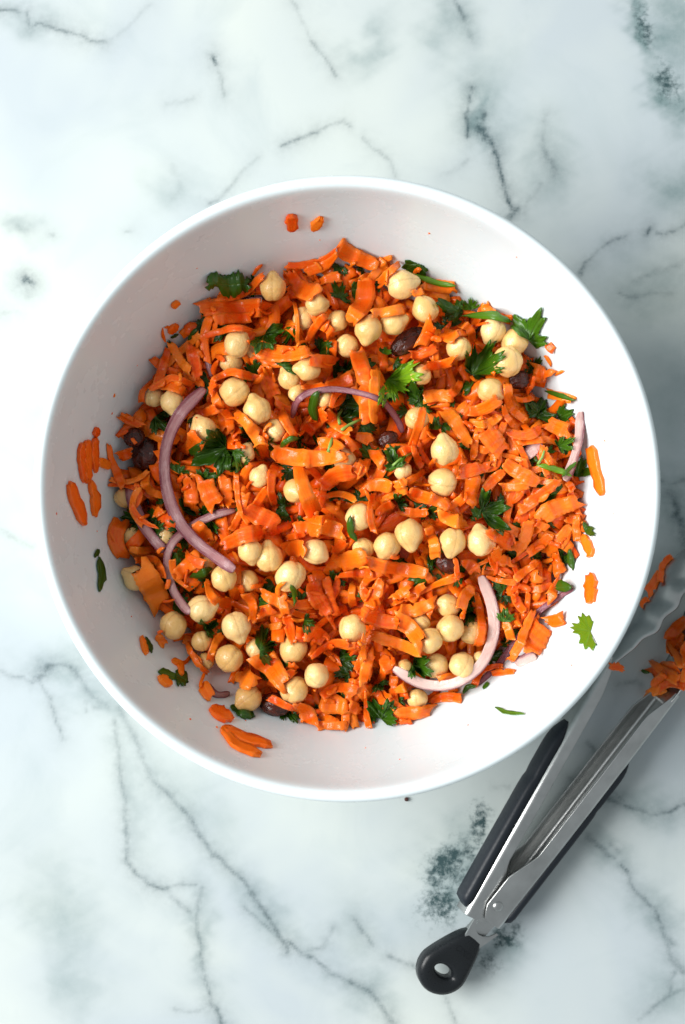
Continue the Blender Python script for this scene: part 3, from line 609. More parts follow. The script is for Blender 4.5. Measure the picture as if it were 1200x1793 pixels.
# ---- chickpeas
def pea_mesh(seed, pts):
    bm = bmesh.new(); bmesh.ops.create_icosphere(bm, subdivisions=4, radius=1.0)
    for v in bm.verts:
        d = v.co.normalized(); th = math.acos(max(-1, min(1, d.x)))
        r = 1.0 + 0.34 * pts * math.exp(-(th / 0.34) ** 2) - 0.04 * math.exp(-((th - 0.75) / 0.3) ** 2) * pts
        g = math.exp(-(d.y / 0.13) ** 2)
        r -= 0.055 * g * max(0, d.x * 0.4 + 0.6) * (1 if d.z > -0.4 else 0.3)
        r -= 0.08 * math.exp(-(d.y / 0.2) ** 2) * max(0, -d.x) ** 3
        r += 0.075 * mnoise.noise(d * 1.4 + Vector((seed * 7.1, 0, 0))) - 0.03 * abs(mnoise.noise(d * 2.6 + Vector((seed * 2.2, 1, 0)))) + 0.022 * mnoise.noise(d * 4.2 + Vector((0, seed * 3.3, 0)))
        v.co = Vector((d.x * r, d.y * r * 0.95, d.z * r * 0.92)) * 0.97
    me = bpy.data.meshes.new('chickpea'); bm.to_mesh(me); bm.free()
    me.materials.append(M['pea']); me.polygons.foreach_set('use_smooth', [True] * len(me.polygons)); return me
PM = [pea_mesh(i, p) for i, p in enumerate((1.0, 0.75, 0.9, 0.45, 0.6, 0.2))]
PEA_LABEL = {
 (862,582): 'pale chickpea of the trio beside the upright parsley sprig', (900,600): 'pale chickpea of the trio beside the upright parsley sprig', (890,632): 'pale chickpea of the trio beside the upright parsley sprig',
 (479,507): 'upright pointed chickpea near the curled parsley at the bowl wall', (510,1006): 'big smooth pale chickpea perched on two neighbouring chickpeas',
 (840,947): 'pale chickpea next to the glossy folded parsley leaf', (272,697): 'chickpea pair member touching the top of the thick purple onion arc', (304,706): 'chickpea pair member touching the top of the thick purple onion arc',
 (808,1163): 'chickpea cupped inside the pale pink onion crescent', (762,1163): 'chickpea cupped inside the pale pink onion crescent', (788,1100): 'chickpea cupped inside the pale pink onion crescent', (752,1122): 'chickpea cupped inside the pale pink onion crescent',
 (238,1012): 'chickpea at the bowl wall half covered by a wide carrot slice', (305,1094): 'chickpea at the bowl wall above a bent carrot strip', (644,582): 'chickpea touching the glossy dark raisin', (688,570): 'chickpea touching the glossy dark raisin',
 (360,755): 'chickpea half hidden by the dark three lobed parsley leaf', (450,1135): 'chickpea mostly covered by a dark parsley piece', (708,1170): 'chickpea mostly covered by a dark parsley piece',
}
npea = 0
def drop_pea(x, y, rpx, beak, deep_):
    global npea
    p = PS(x, y); r = rpx / 3800.0 * 1.07; cx, cy = p[0], p[1]
    sl, d2 = hm.ball(cx, cy, r * 0.9)
    cap = np.sqrt(np.clip(r * r - d2, 0, None)); ok = d2 < (0.85 * r) ** 2
    zc = np.percentile((hm.h[sl] + cap * 0.94)[ok], 93)
    q = P(x, y, zc); cx, cy = q[0], q[1]
    zmax = float(surf(cx, cy)) + 0.001
    zc = min(zc, zmax)
    zc = max(zc, float(surf(cx, cy)) - (0.0070 if deep_ else 0.0015))
    sl, d2 = hm.ball(cx, cy, r); cap = np.sqrt(np.clip(r * r - d2, 0, None))
    hm.h[sl] = np.where(d2 < r * r, np.maximum(hm.h[sl], zc + cap), hm.h[sl])
    key = (x, y); lab = PEA_LABEL.get(key, 'round beige chickpea nestled among orange carrot shreds')
    o = link('chickpea', PM[(npea * 5 + x) % 4 if beak is not None else 3 + (npea + y) % 3], label=lab, cat='chickpea', group='chickpeas in the salad')
    o.location = (cx, cy, zc); o.scale = (r, r, r)
    az = R(beak) if beak is not None else rng.uniform(0, 2 * math.pi)
    el = rng.uniform(-0.25, 0.3) if beak is not None else rng.uniform(-0.9, 1.1)
    o.rotation_euler = (Matrix.Rotation(az, 4, 'Z') @ Matrix.Rotation(-el, 4, 'Y') @ Matrix.Rotation(rng.uniform(-1.2, 1.2), 4, 'X')).to_euler()
    npea += 1
for x, y, r, deep, b in PEAS:
    if deep: drop_pea(x, y, r, b, 1)
n2 = fill_shreds(420, True)

# ---- leaves
greens = Join()
def smoothed(x, y, rad=0.0022):
    """height under a soft leaf: local high points, blurred"""
    s = np.zeros(len(x)); k = 0
    for dx, dy in ((0, 0), (1, 0), (-1, 0), (0, 1), (0, -1), (.7, .7), (-.7, .7), (.7, -.7), (-.7, -.7)):
        s = s + hm.at(x + dx * rad, y + dy * rad); k += 1
    mx = np.maximum.reduce([hm.at(x + dx * 0.0009, y + dy * 0.0009) for dx, dy in ((0, 0), (1, 0), (-1, 0), (0, 1), (0, -1))])
    return np.maximum(s / k, 0.35 * s / k + 0.65 * mx)
def leaf_outline(lobes, teeth, spread, depth):
    th = np.linspace(-spread, spread, 109); u = (th + spread) / (2 * spread)
    lob = np.abs(np.cos(np.pi * (u * lobes - lobes / 2.0 + (0.0 if lobes % 2 else 0.5)))) ** 0.6
    tee = np.abs(((u * lobes * teeth) % 1) - 0.5) * 2
    env = 1.0 - 0.30 * np.abs(2 * u - 1) ** 1.6
    r = env * ((1 - depth) + depth * lob) * (0.78 + 0.22 * tee); r[0] *= 0.35; r[-1] *= 0.35
    return th, r
def leaf_geo(size, rot, tone, x, y, fit, rim_curl=0.10, fold=0.0, lobes=None, drape=True):
    lobes = lobes or int(rng.choice([3, 3, 5])); th, r = leaf_outline(lobes, int(rng.choice([3, 4])), R(rng.uniform(75, 112)), rng.uniform(0.4, 0.68))
    r = r * (1 + 0.10 * rng.normal(size=len(r)).cumsum() / 11) * (1 + 0.25 * np.sin(th * rng.uniform(1, 3) + rng.uniform(0, 6))); rings = 7
    rho = np.linspace(0.0, 1, rings)
    uu = (rho[:, None] * r[None, :] * np.cos(th)[None, :]) - 0.35; vv = rho[:, None] * r[None, :] * np.sin(th)[None, :]
    uu, vv = uu * size * 0.72, vv * size * 0.72
    ca, sa = math.cos(rot), math.sin(rot)
    X = x + uu * ca - vv * sa; Y = y + uu * sa + vv * ca
    base = fit(X.ravel(), Y.ravel()).reshape(X.shape)
    # relax the sheet so it bends softly
    for _ in range(3):
        b2 = base.copy(); b2[1:-1, 1:-1] = (base[:-2, 1:-1] + base[2:, 1:-1] + base[1:-1, :-2] + base[1:-1, 2:]) / 4
        base = np.maximum(b2, base - 0.0012)
    if drape: base = np.maximum(base, np.minimum(hm.at(X.ravel(), Y.ravel()).reshape(X.shape), base + 0.004) + 0.0002)
    lobw = np.cos(th * lobes / R(110) * 1.2)[None, :]
    ph = rng.uniform(0, 6.28)
    Z = base + 0.0004 + size * (rim_curl * (rho[:, None] ** 2) * np.sin(th * 2 + ph)[None, :] ** 2 + 0.035 * rho[:, None] * lobw + fold * np.abs(vv) / size) + size * 0.035 * np.sin(uu / size * 15 + ph) * np.cos(vv / size * 13 + ph * 2) + size * 0.02 * np.sin(uu / size * 31 + ph) * np.sin(vv / size * 27)
    nA = len(th); K = rings * nA; I = np.arange(K).reshape(rings, nA)
    T = np.stack([X, Y, Z + 0.00022], -1).reshape(-1, 3); B = np.stack([X, Y, Z], -1).reshape(-1, 3)
    F = np.stack([I[:-1, :-1], I[1:, :-1], I[1:, 1:], I[:-1, 1:]], -1).reshape(-1, 4).tolist()
    F += (np.stack([I[:-1, :-1], I[:-1, 1:], I[1:, 1:], I[1:, :-1]], -1).reshape(-1, 4) + K).tolist()
    edge = list(I[:, 0]) + list(I[-1, 1:]) + list(I[-2::-1, -1])
    for a_, b_ in zip(edge[:-1], edge[1:]): F.append((b_, a_, a_ + K, b_ + K))
    lobpos = np.abs(((th + R(110)) / R(220) * lobes) % 1 - 0.5) * 2
    g = np.stack([np.broadcast_to(lobpos[None, :] * rho[:, None], X.shape), np.broadcast_to(rho[:, None], X.shape), np.full(X.shape, tone)], -1).reshape(-1, 3)
    return np.vstack([T, B]), F, np.vstack([g, g]), X, Y, Z
LEAF_LABEL = {(700,670): 'large bright green parsley leaf lying flat on top of the salad', (932,582): 'bright green jagged parsley sprig leaning on the bowl wall', (374,788): 'dark three lobed parsley leaf over a chickpea',
 (398,502): 'curled dark green parsley leaf at the shaded bowl wall', (868,890): 'glossy folded parsley leaf amid pale orange shreds', (842,634): 'three pronged green parsley leaf pointing at a pale chickpea', (735,1173): 'dark parsley piece lying on the pale pink onion crescent',
 (470,590): 'crumpled mid green parsley leaf among chickpeas', (795,535): 'rounded glossy parsley clump beside a chickpea', (676,1252): 'parsley leaf at the lower foot of the carrot heap', (885,1082): 'small shiny parsley leaf beside the pale pink onion crescent'}
def drop_leaf(l):
    x, y, s, rot, kind, tone, layer = l
    if kind != 'leaf': return
    p = PS(x, y); size = s / 3800.0 * 1.38
    bright = (x, y) in ((700, 670), (932, 582), (842, 634))
    v, f, g, X, Y, Z = leaf_geo(size, R(rot), tone, p[0], p[1], lambda a, b: smoothed(a, b), rim_curl=0.16 if bright else rng.uniform(0.06, 0.2), fold=0.0 if bright else rng.uniform(-0.1, 0.25), lobes=5 if bright else None)
    lab = LEAF_LABEL.get((x, y), 'small chopped parsley leaf tucked among the carrot shreds' if layer else 'dark parsley leaf showing in a gap beneath carrot shreds')
    link_at('parsley_leaf', v, f, M['leaf'], grain=g, label=lab, cat='parsley', group='parsley pieces in the salad')
    hm.raise_to(X, Y, Z + 0.0003)
for l in LEAVES:
    if l[6] == 0: drop_leaf(l)

k = 0
while k < 150:
    a = rng.uniform(0, 2 * math.pi); rr = 0.108 * math.sqrt(rng.random()); x, y = BX + rr * math.cos(a), BY + rr * math.sin(a)
    i, j = hm.ij([x], [y])
    if pea_mask[i[0], j[0]] > 0: continue
    v, f, g, X, Y, Z = leaf_geo(rng.uniform(0.006, 0.013), rng.uniform(0, 6.28), rng.uniform(0.0, 0.3), x, y, lambda a_, b_: np.minimum(smoothed(a_, b_), surf(a_, b_) - 0.003), rim_curl=0.05, drape=False)
    ii, jj = hm.ij(X, Y)
    if pea_mask[ii, jj].mean() > 0.12: continue
    greens.add(v, f, g); hm.raise_to(X, Y, Z + 0.0002); k += 1
greens.obj('chopped_parsley', M['leaf'], kind='stuff', label='dark chopped parsley scattered deep between the carrot shreds', cat='parsley')
for x, y, r, deep, b in PEAS:
    if not deep: drop_pea(x, y, r, b, 0)
# ---- raisins
def raisin_mesh(seed):
    bm = bmesh.new(); bmesh.ops.create_icosphere(bm, subdivisions=4, radius=1.0)
    for v in bm.verts:
        d = v.co.normalized(); r = 1 - 0.22 * abs(mnoise.noise(Vector((d.x * 0.9, d.y * 2.3, d.z * 2.3)) + Vector((seed * 5.0, 0, 0)))) ** 0.7 + 0.05 * mnoise.noise(d * 2.2 + Vector((0, 0, seed)))
        v.co = d * r
    me = bpy.data.meshes.new('raisin'); bm.to_mesh(me); bm.free(); me.materials.append(M['raisin'])
    me.polygons.foreach_set('use_smooth', [True] * len(me.polygons)); return me
RM = [raisin_mesh(i) for i in range(3)]
for k, (x, y, a, b, rot, lab) in enumerate(RAISINS):
    p = PS(x, y); ra, rb = a / 3800.0, b / 3800.0
    sl, d2 = hm.ball(p[0], p[1], rb * 0.8); z = float(np.percentile(hm.h[sl], 60)) + rb * 0.75; z = min(z, float(surf(p[0], p[1])) - 0.0055)
    o = link('raisin', RM[k % 3], label=lab, cat='raisin', group='raisins in the salad')
    o.location = (p[0], p[1], z); o.scale = (ra, rb, rb * 0.85); o.rotation_euler = (0, 0, R(rot))
    cs, sn = math.cos(R(rot)), math.sin(R(rot))
    for t in np.linspace(-0.7, 0.7, 5):
        rr = rb * math.sqrt(1 - t * t); cx, cy = p[0] + cs * t * ra, p[1] + sn * t * ra
        sl, d2 = hm.ball(cx, cy, rr); hm.h[sl] = np.where(d2 < rr * rr, np.maximum(hm.h[sl], z + 0.85 * np.sqrt(np.clip(rr * rr - d2, 0, None))), hm.h[sl])

# ---- onions
nonion = 0
def drop_onion(path, wpx, purple, hmm, side, lab):
    pts = np.array([PS(*q)[:2] for q in path]); n = 8 * len(path)
    t = np.linspace(0, len(path) - 1, n)
    # smooth interpolation
    def cr(P_, tt):
        i = np.clip(tt.astype(int), 0, len(P_) - 2); f = (tt - i)[:, None]
        p0 = P_[np.clip(i - 1, 0, len(P_) - 1)]; p1 = P_[i]; p2 = P_[i + 1]; p3 = P_[np.clip(i + 2, 0, len(P_) - 1)]
        return 0.5 * ((2 * p1) + (-p0 + p2) * f + (2 * p0 - 5 * p1 + 4 * p2 - p3) * f ** 2 + (-p0 + 3 * p1 - 3 * p2 + p3) * f ** 3)
    c = cr(pts, t); d = np.gradient(c, axis=0); d /= np.linalg.norm(d, axis=1)[:, None]; nr = np.stack([-d[:, 1], d[:, 0]], -1)
    w = wpx / 3800.0; hgt = hmm / 1800.0
    zs = np.maximum.reduce([hm.at(c[:, 0] + nr[:, 0] * o, c[:, 1] + nr[:, 1] * o) for o in (-w * 0.35, 0, w * 0.35)])
    zs = np.minimum(zs, surf(c[:, 0], c[:, 1]) + 0.003)
    zs = envelope(zs, 0.00004, 220)
    for _ in range(6): zs[1:-1] = (zs[:-2] + 2 * zs[1:-1] + zs[2:]) / 4
    zs = np.maximum(zs, wall_z(np.hypot(c[:, 0] - BX, c[:, 1] - BY) + w * 0.35) + 0.0008)
    zs = zs - 0.0008 + 0.0006 * np.sin(np.linspace(0, rng.uniform(4, 9), n))
    ta = np.clip(np.minimum(np.arange(n), np.arange(n)[::-1]) / 5.0, 0.0, 1) ** 0.6 * 0.55 + 0.45
    wob = 1 + 0.07 * np.sin(np.linspace(0, rng.uniform(6, 14), n) + rng.uniform(0, 6))
    sec = [(-0.5, 0.1), (-0.5, 0.8), (-0.45, 0.96), (-0.2, 1.0), (0.2, 0.97), (0.44, 0.92), (0.5, 0.75), (0.5, 0.1), (0.4, 0.0), (-0.4, 0.0)]
    V, G = [], []
    for k in range(n):
        for u, q in sec:
            lat = u * w * ta[k] * wob[k]; V.append((c[k, 0] + nr[k, 0] * lat, c[k, 1] + nr[k, 1] * lat, zs[k] + q * hgt * (0.6 + 0.4 * ta[k])))
            s_ = u * side + 0.5; G.append((max(s_ ** (2.2 if purple > 0.2 else 5.0) * 1.05, ((1 - s_) ** 3 * 0.9 if purple > 0.5 else 0.0)) if q > 0.1 else 0.6, t[k], purple))
    m_ = len(sec); F = []
    for k in range(n - 1):
        for j in range(m_):
            j2 = (j + 1) % m_; F.append((k * m_ + j, k * m_ + j2, (k + 1) * m_ + j2, (k + 1) * m_ + j))
    F.append(tuple(range(m_))[::-1]); F.append(tuple((n - 1) * m_ + j for j in range(m_)))
    ob = link_at('onion_slice', V, F, M['onion'], grain=G, label=lab, cat='onion', group='red onion slices')
    for e_ in ob.data.edges:
        a_, b_ = e_.vertices
        if a_ % m_ == b_ % m_ and a_ % m_ in (1, 2, 5, 6): e_.use_edge_sharp = True
    for o in np.linspace(-0.5, 0.5, 9) * w:
        for f_ in (0, 0.25, 0.5, 0.75):
            cc = c[:-1] * (1 - f_) + c[1:] * f_; hm.raise_to(cc[:, 0] + nr[:-1, 0] * o, cc[:, 1] + nr[:-1, 1] * o, zs[:-1] + hgt)
LATE = (0, 3, 4, 6)            # slices that lie on top of the shreds
for k, o_ in enumerate(ONIONS):
    if k not in LATE: drop_onion(*o_)
for k in LATE:                 # keep loose shreds off the places where they will lie
    for (x, y), (x2, y2) in zip(ONIONS[k][0][:-1], ONIONS[k][0][1:]):
        for t in (0, 0.5): protect(x + (x2 - x) * t, y + (y2 - y) * t, ONIONS[k][1] * 0.5)

# ---- individual carrot shreds
carrots = 0
CAR_LABEL = 'orange grated carrot shred lying loose in the salad heap'
SPECIAL_SHRED = {(628,612): 'long broad light orange carrot shred lying beside the bright green parsley leaf', (950,905): 'wide pale orange carrot slice on the brightly lit flank of the heap', (475,795): 'long broad carrot shred bridging over a chickpea in the middle of the heap',
 (248,990): 'wide orange carrot slice covering part of a chickpea at the bowl wall', (640,985): 'long straight carrot strip below two pale chickpeas', (592,440): 'broad flat carrot slice at the far edge of the heap against the wall',
 (410,828): 'very thin upright carrot sliver beside a broad shred', (515,517): 'very thin carrot sliver hanging past a dark chickpea', (652,862): 'thin straight carrot stick beside a chickpea', (785,715): 'rectangular pale orange carrot slice near the bright parsley leaf',
 (458,1152): 'wide folded carrot shred above a round chickpea', (842,1040): 'long carrot strip running along the inside of the pale onion crescent'}
def add_shred(path, w, label=CAR_LABEL, h=hm, group='carrot shreds in the salad', **kw):
    global carrots
    L = sum(math.dist(a, b) for a, b in zip(path[:-1], path[1:]))
    n = max(8, min(20, int(L / 0.0013) + 3)); wd = rng.choice([0, 0, 0, 0.2, -0.2, 0.4]); thk = rng.uniform(0.0006, 0.0011)
    v, f, g, ff = drape_strip(h, path, w, kw.pop('thick', thk), wedge=wd, slant=rng.normal() * 0.22, n=n, m=5, cap=kw.pop('cap', 0.00035), curl=kw.pop('curl', rng.uniform(0, 0.05)), rag=kw.pop('rag', rng.uniform(0.05, 0.13)), arch=rng.normal() * 0.07, taper=kw.pop('taper', rng.uniform(0, 0.3)), **kw)
    o = link_at('carrot_shred', v, f, M['carrot'], grain=g, flat_from=ff, label=label, cat='carrot', group=group)
    ed = np.zeros((n, 5), np.float32); ed[0] = ed[-1] = 1; ed[:, 0] = ed[:, -1] = 1; ed *= rng.uniform(0.2, 1.0, (n, 5))
    at = o.data.attributes.new('edge', 'FLOAT', 'POINT'); at.data.foreach_set('value', np.concatenate([ed.ravel()] * 2).astype(np.float32))  # rim mask for the painted edge light
    carrots += 1; return o
N_RANDOM = 100
k = tries = 0
while k < N_RANDOM and tries < 6000:
    tries += 1
    a = rng.uniform(0, 2 * math.pi); rr = 0.114 * math.sqrt(rng.random()); x, y = BX + rr * math.cos(a), BY + rr * math.sin(a)
    L = rng.uniform(0.012, 0.025); w = rng.uniform(0.0022, 0.0046)
    p = rand_path(x, y, L, rng.uniform(0, math.pi), rng.normal() * 0.26)
    if not path_ok(p): continue
    i, j = hm.ij([q[0] for q in p], [q[1] for q in p])
    dn = np.array([-(p[-1][1] - p[0][1]), p[-1][0] - p[0][0]]); dn = dn / np.hypot(*dn) * w * 0.5
    i2, j2 = hm.ij([q[0] + dn[0] * o_ for q in p for o_ in (-1, 0, 1)], [q[1] + dn[1] * o_ for q in p for o_ in (-1, 0, 1)])
    if hm.keep[i2, j2].mean() > 0.07: continue
    if hm.h[i, j].max() > float(surf(x, y)) + 0.0015 or np.ptp(hm.h[i, j]) > 0.008: continue
    add_shred(p, w); k += 1
skipped = 0
order = list(range(len(SHREDS))); random.shuffle(order)
for q in order:
    x1, y1, x2, y2, w = SHREDS[q]
    a, b = PS(x1, y1)[:2], PS(x2, y2)[:2]; c = (a + b) / 2; d = b - a; L = np.hypot(*d)
    bend = rng.normal() * 0.10
    p = rand_path(c[0], c[1], L, math.atan2(d[1], d[0]), bend)
    p = [np.array(s) for s in p]
    for s in p:
        r_ = math.hypot(s[0] - BX, s[1] - BY)
        if r_ > 0.1155: s[0] = BX + (s[0] - BX) * 0.1155 / r_; s[1] = BY + (s[1] - BY) * 0.1155 / r_
    dn = np.array([-d[1], d[0]]) / L * w / 3800.0 * 0.45
    i2, j2 = hm.ij([s_[0] + dn[0] * o_ for s_ in p for o_ in (-1, 0, 1)], [s_[1] + dn[1] * o_ for s_ in p for o_ in (-1, 0, 1)])
    if pea_mask[i2, j2].mean() > 0.36: skipped += 1; continue
    add_shred(p, w / 3800.0 * 1.04, SPECIAL_SHRED.get((x1, y1), CAR_LABEL))
for pts, w in ARC_SHREDS: add_shred([PS(*q)[:2] for q in pts], w / 3800.0, 'curved carrot shred arching around chickpeas', cap=0.0008)

# small crumbs of carrot between the shreds
k = tries = 0
while k < 130 and tries < 9000:
    tries += 1
    a = rng.uniform(0, 2 * math.pi); rr = 0.113 * math.sqrt(rng.random()); x, y = BX + rr * math.cos(a), BY + rr * math.sin(a)
    i, j = hm.ij([x], [y])
    if hm.keep[i[0], j[0]] > 0: continue
    L = rng.uniform(0.003, 0.0075); p = rand_path(x, y, L, rng.uniform(0, math.pi), rng.normal() * 0.2)
    fill.add(*drape_strip(hm, p, rng.uniform(0.0009, 0.0026), rng.uniform(0.0005, 0.0009), n=6, m=3, cap=0.0006, rag=0.25, taper=rng.uniform(0, 0.8))); k += 1
for k in LATE: drop_onion(*ONIONS[k])
for l in LEAVES:
    if l[6] == 1: drop_leaf(l)
for x1, y1, x2, y2, w, tone, layer in BLADES:
    if w == 0: continue
    a, b = PS(x1, y1)[:2], PS(x2, y2)[:2]
    v, f, g, ff = drape_strip(hm, rand_path(*((a + b) / 2), np.hypot(*(b - a)), math.atan2(b[1] - a[1], b[0] - a[0]), rng.normal() * 0.12), w / 3800.0, 0.0003, n=10 if w < 30 else 24, m=5, cap=0.0003, curl=0.05, rag=0.22 if w < 30 else 0.30, taper=0.85 if w < 30 else 0.35, arch=0.2)
    g = np.stack([np.tile(np.tile(np.abs(np.linspace(-1, 1, 5)), len(v) // 10), 2), np.zeros(len(v)), np.full(len(v), tone)], -1)
    link_at('parsley_sliver', v, f, M['leaf'], grain=g, label='curled dark green parsley leaf at the shaded bowl wall' if w > 30 else 'narrow folded parsley sliver among the carrot shreds', cat='parsley', group='parsley slivers in the salad')
def tube(pts, r, seg=7):
    pts = [Vector(p) for p in pts]; V, F = [], []
    for i, p in enumerate(pts):
        d = (pts[min(i + 1, len(pts) - 1)] - pts[max(i - 1, 0)]).normalized(); u = d.cross(Vector((0, 0, 1))).normalized(); w = u.cross(d)
        rr = r[i] if hasattr(r, '__len__') else r
        for s in range(seg):
            a = 2 * math.pi * s / seg; V.append(p + u * rr * math.cos(a) + w * rr * math.sin(a))
    for i in range(len(pts) - 1):
        for s in range(seg):
            s2 = (s + 1) % seg; F.append((i * seg + s, i * seg + s2, (i + 1) * seg + s2, (i + 1) * seg + s))
    F.append(tuple(range(seg))[::-1]); F.append(tuple((len(pts) - 1) * seg + s for s in range(seg)))
    return [tuple(v) for v in V], F
for pts, w in STEMS:
    q = [PS(*p)[:2] for p in pts]; q = [q[0], (q[0] + q[1]) / 2, q[1], (q[1] + q[2]) / 2, q[2]]
    z = envelope(np.array([hm.at(a, b) for a, b in q]), 0.0001); r = w / 7600.0
    v, f = tube([(a[0], a[1], zz + r) for a, zz in zip(q, z)], [r * 1.1, r, r, r * 0.9, r * 0.7])
    link_at('parsley_sprig', v, f, M['stem'], label='thin light green parsley stem on the salad', cat='parsley', group='parsley stems in the salad')

fill.obj('grated_carrot', M['carrot'], kind='stuff', label='mass of grated carrot filling the bowl beneath the top shreds', cat='carrot')

# ------------------------------------------------------------------ pieces stuck to the bowl wall
def on_wall(px, py):
    z = 0.1
    for _ in range(30):
        p = P(px, py, z); z = 0.5 * z + 0.5 * float(wall_z(math.hypot(p[0] - BX, p[1] - BY)))
    return P(px, py, z)
def wall_z_map(x, y):
    return wall_z(np.hypot(np.asarray(x) - BX, np.asarray(y) - BY))
class WallHM:
    res = 0.0006
    def at(self, x, y): return wall_z_map(x, y)
    def raise_to(self, *a): pass
whm = WallHM()
def wall_piece(name, path_px, wpx, mat, label, cat, thick, tone=None, taper=0.4, group=None, n=9, rag=0.12, green=False):
    """strip following the wall; thickness is laid along the wall's own normal"""
    pts = np.array([on_wall(*q) for q in path_px]); n_ = n; m = 5
    seg = np.r_[0, np.cumsum(np.linalg.norm(np.diff(pts, axis=0), axis=1))]; t = np.linspace(0, 1, n_); L = seg[-1]
    c = np.stack([np.interp(t * L, seg, pts[:, k]) for k in range(3)], -1)
    def normal(p):
        r = math.hypot(p[0] - BX, p[1] - BY); dz = (float(wall_z(r + 0.001)) - float(wall_z(r - 0.001))) / 0.002
        v = np.array([-(p[0] - BX) / r * dz, -(p[1] - BY) / r * dz, 1.0]); return v / np.linalg.norm(v)
    V = np.zeros((2, n_, m, 3)); d = np.gradient(c, axis=0); w = wpx / 3900.0
    vv = np.linspace(-1, 1, m); G = np.zeros((n_, m, 3)); o = rng.uniform(0, 40, 3)
    for i in range(n_):
        nr = normal(c[i]); dd = d[i] / np.linalg.norm(d[i]); side = np.cross(nr, dd); side /= np.linalg.norm(side)
        # seen from above the strip should keep its traced width
        fs = math.hypot(side[0], side[1]); ww = w / max(fs, 0.45) / 2 * (1 - taper * abs(2 * t[i] - 1) ** 2.5) * (0.75 if i in (0, n_ - 1) else 1)
        for j in range(m):
            q = c[i] + side * ww * vv[j] * (1 + rag * rng.normal()) + dd * rng.uniform(-1, 1) * w * (0.12 if i in (0, n_ - 1) else 0.0)
            rr = math.hypot(q[0] - BX, q[1] - BY); zr = float(wall_z(rr)); q = q + nr * max(0, (zr - q[2]) * nr[2])
            lift = 0.00025 + (0.0004 if green else 0.0) * (vv[j] ** 2)
            V[1, i, j] = q + nr * lift; V[0, i, j] = q + nr * (lift + thick * (1 + 0.15 * rng.normal()))
            G[i, j] = (abs(vv[j]), t[i], tone) if green else (t[i] * L * 160 + o[0], vv[j] * ww * 900 + o[1], o[2])
    K = n_ * m; I = np.arange(K).reshape(n_, m)
    F = np.stack([I[:-1, :-1], I[1:, :-1], I[1:, 1:], I[:-1, 1:]], -1).reshape(-1, 4).tolist(); F += (np.stack([I[:-1, :-1], I[:-1, 1:], I[1:, 1:], I[1:, :-1]], -1).reshape(-1, 4) + K).tolist(); ff = len(F)
    ring = list(I[:, 0]) + list(I[-1, 1:]) + list(I[-2::-1, -1]) + list(I[0, -2:0:-1])
    for a_, b_ in zip(ring, ring[1:] + ring[:1]): F.append((b_, a_, a_ + K, b_ + K))
    A = V.reshape(-1, 3); p0, p1, p2 = (A[k_] for k_ in F[0][:3])
    if np.dot(np.cross(p1 - p0, p2 - p0), normal(p0)) < 0: F = [tuple(reversed(q_)) for q_ in F]
    return link_at(name, A, F, mat, grain=np.vstack([G.reshape(-1, 3)] * 2), flat_from=ff, label=label, cat=cat, group=group)
WC = [
 ([(508,374),(513,400)],22,0.35,'small rounded carrot bit stuck high on the bowl wall, upright one of two'), ([(563,378),(548,400)],17,0.5,'small triangular carrot bit stuck high on the bowl wall beside a rounded one'),
 ([(309,525),(302,537)],11,0.5,'tiny carrot bit stuck on the shaded bowl wall'), ([(310,568),(293,579)],11,0.5,'tiny carrot flake touching a dark parsley thread on the bowl wall'),
 ([(139,776),(141,800),(146,842)],15,0.5,'outermost of three long carrot shreds side by side on the shaded wall'), ([(150,770),(150,800),(152,844)],14,0.4,'middle one of three long carrot shreds side by side on the shaded wall'), ([(163,766),(162,790),(166,826)],13,0.6,'innermost of three long carrot shreds side by side on the shaded wall'), ([(168,748),(164,764)],9,0.6,'tiny carrot tip above three long shreds on the shaded wall'), ([(168,806),(190,816)],18,0.5,'short pointed carrot bit beside three long shreds on the wall'),
 ([(118,846),(132,884),(147,918)],22,0.35,'long straight carrot strip on the shaded wall below three side by side shreds'), ([(155,842),(164,872),(164,904)],14,0.5,'slim carrot strip on the shaded wall parallel to a longer one'),
 ([(1034,1006),(1040,1056)],26,0.45,'single oval carrot slice stuck to the bright bowl wall'), ([(368,1242),(390,1254),(406,1258)],22,0.6,'triangular carrot flake on the wall near a dark parsley sliver'),
 ([(388,1276),(430,1296),(474,1306)],17,0.4,'upper prong of a forked carrot shred on the lower bowl wall'), ([(388,1278),(412,1306),(456,1324)],17,0.45,'lower prong of a forked carrot shred on the lower bowl wall'),
 ([(1036,782),(1046,820),(1058,866)],15,0.25,'long carrot stick leaning up the bright bowl wall'), ([(1024,938),(1040,974)],18,0.3,'blunt carrot stick end poking onto the bright bowl wall'),
 ([(246,1116),(254,1148)],9,0.5,'thin carrot sliver beside a dark parsley fleck on the wall'), ([(282,1185),(292,1204)],20,0.5,'carrot bit under a parsley scrap on the lower wall'), ([(300,1158),(314,1164),(316,1184)],11,0.3,'hooked carrot shred reaching the parsley scrap on the wall'),
]
for path, w, tp, lab in WC:
    wall_piece('carrot_shred', path, w, M['carrot'], lab, 'carrot', 0.0014, taper=tp, group='carrot bits on the bowl wall'); carrots += 1
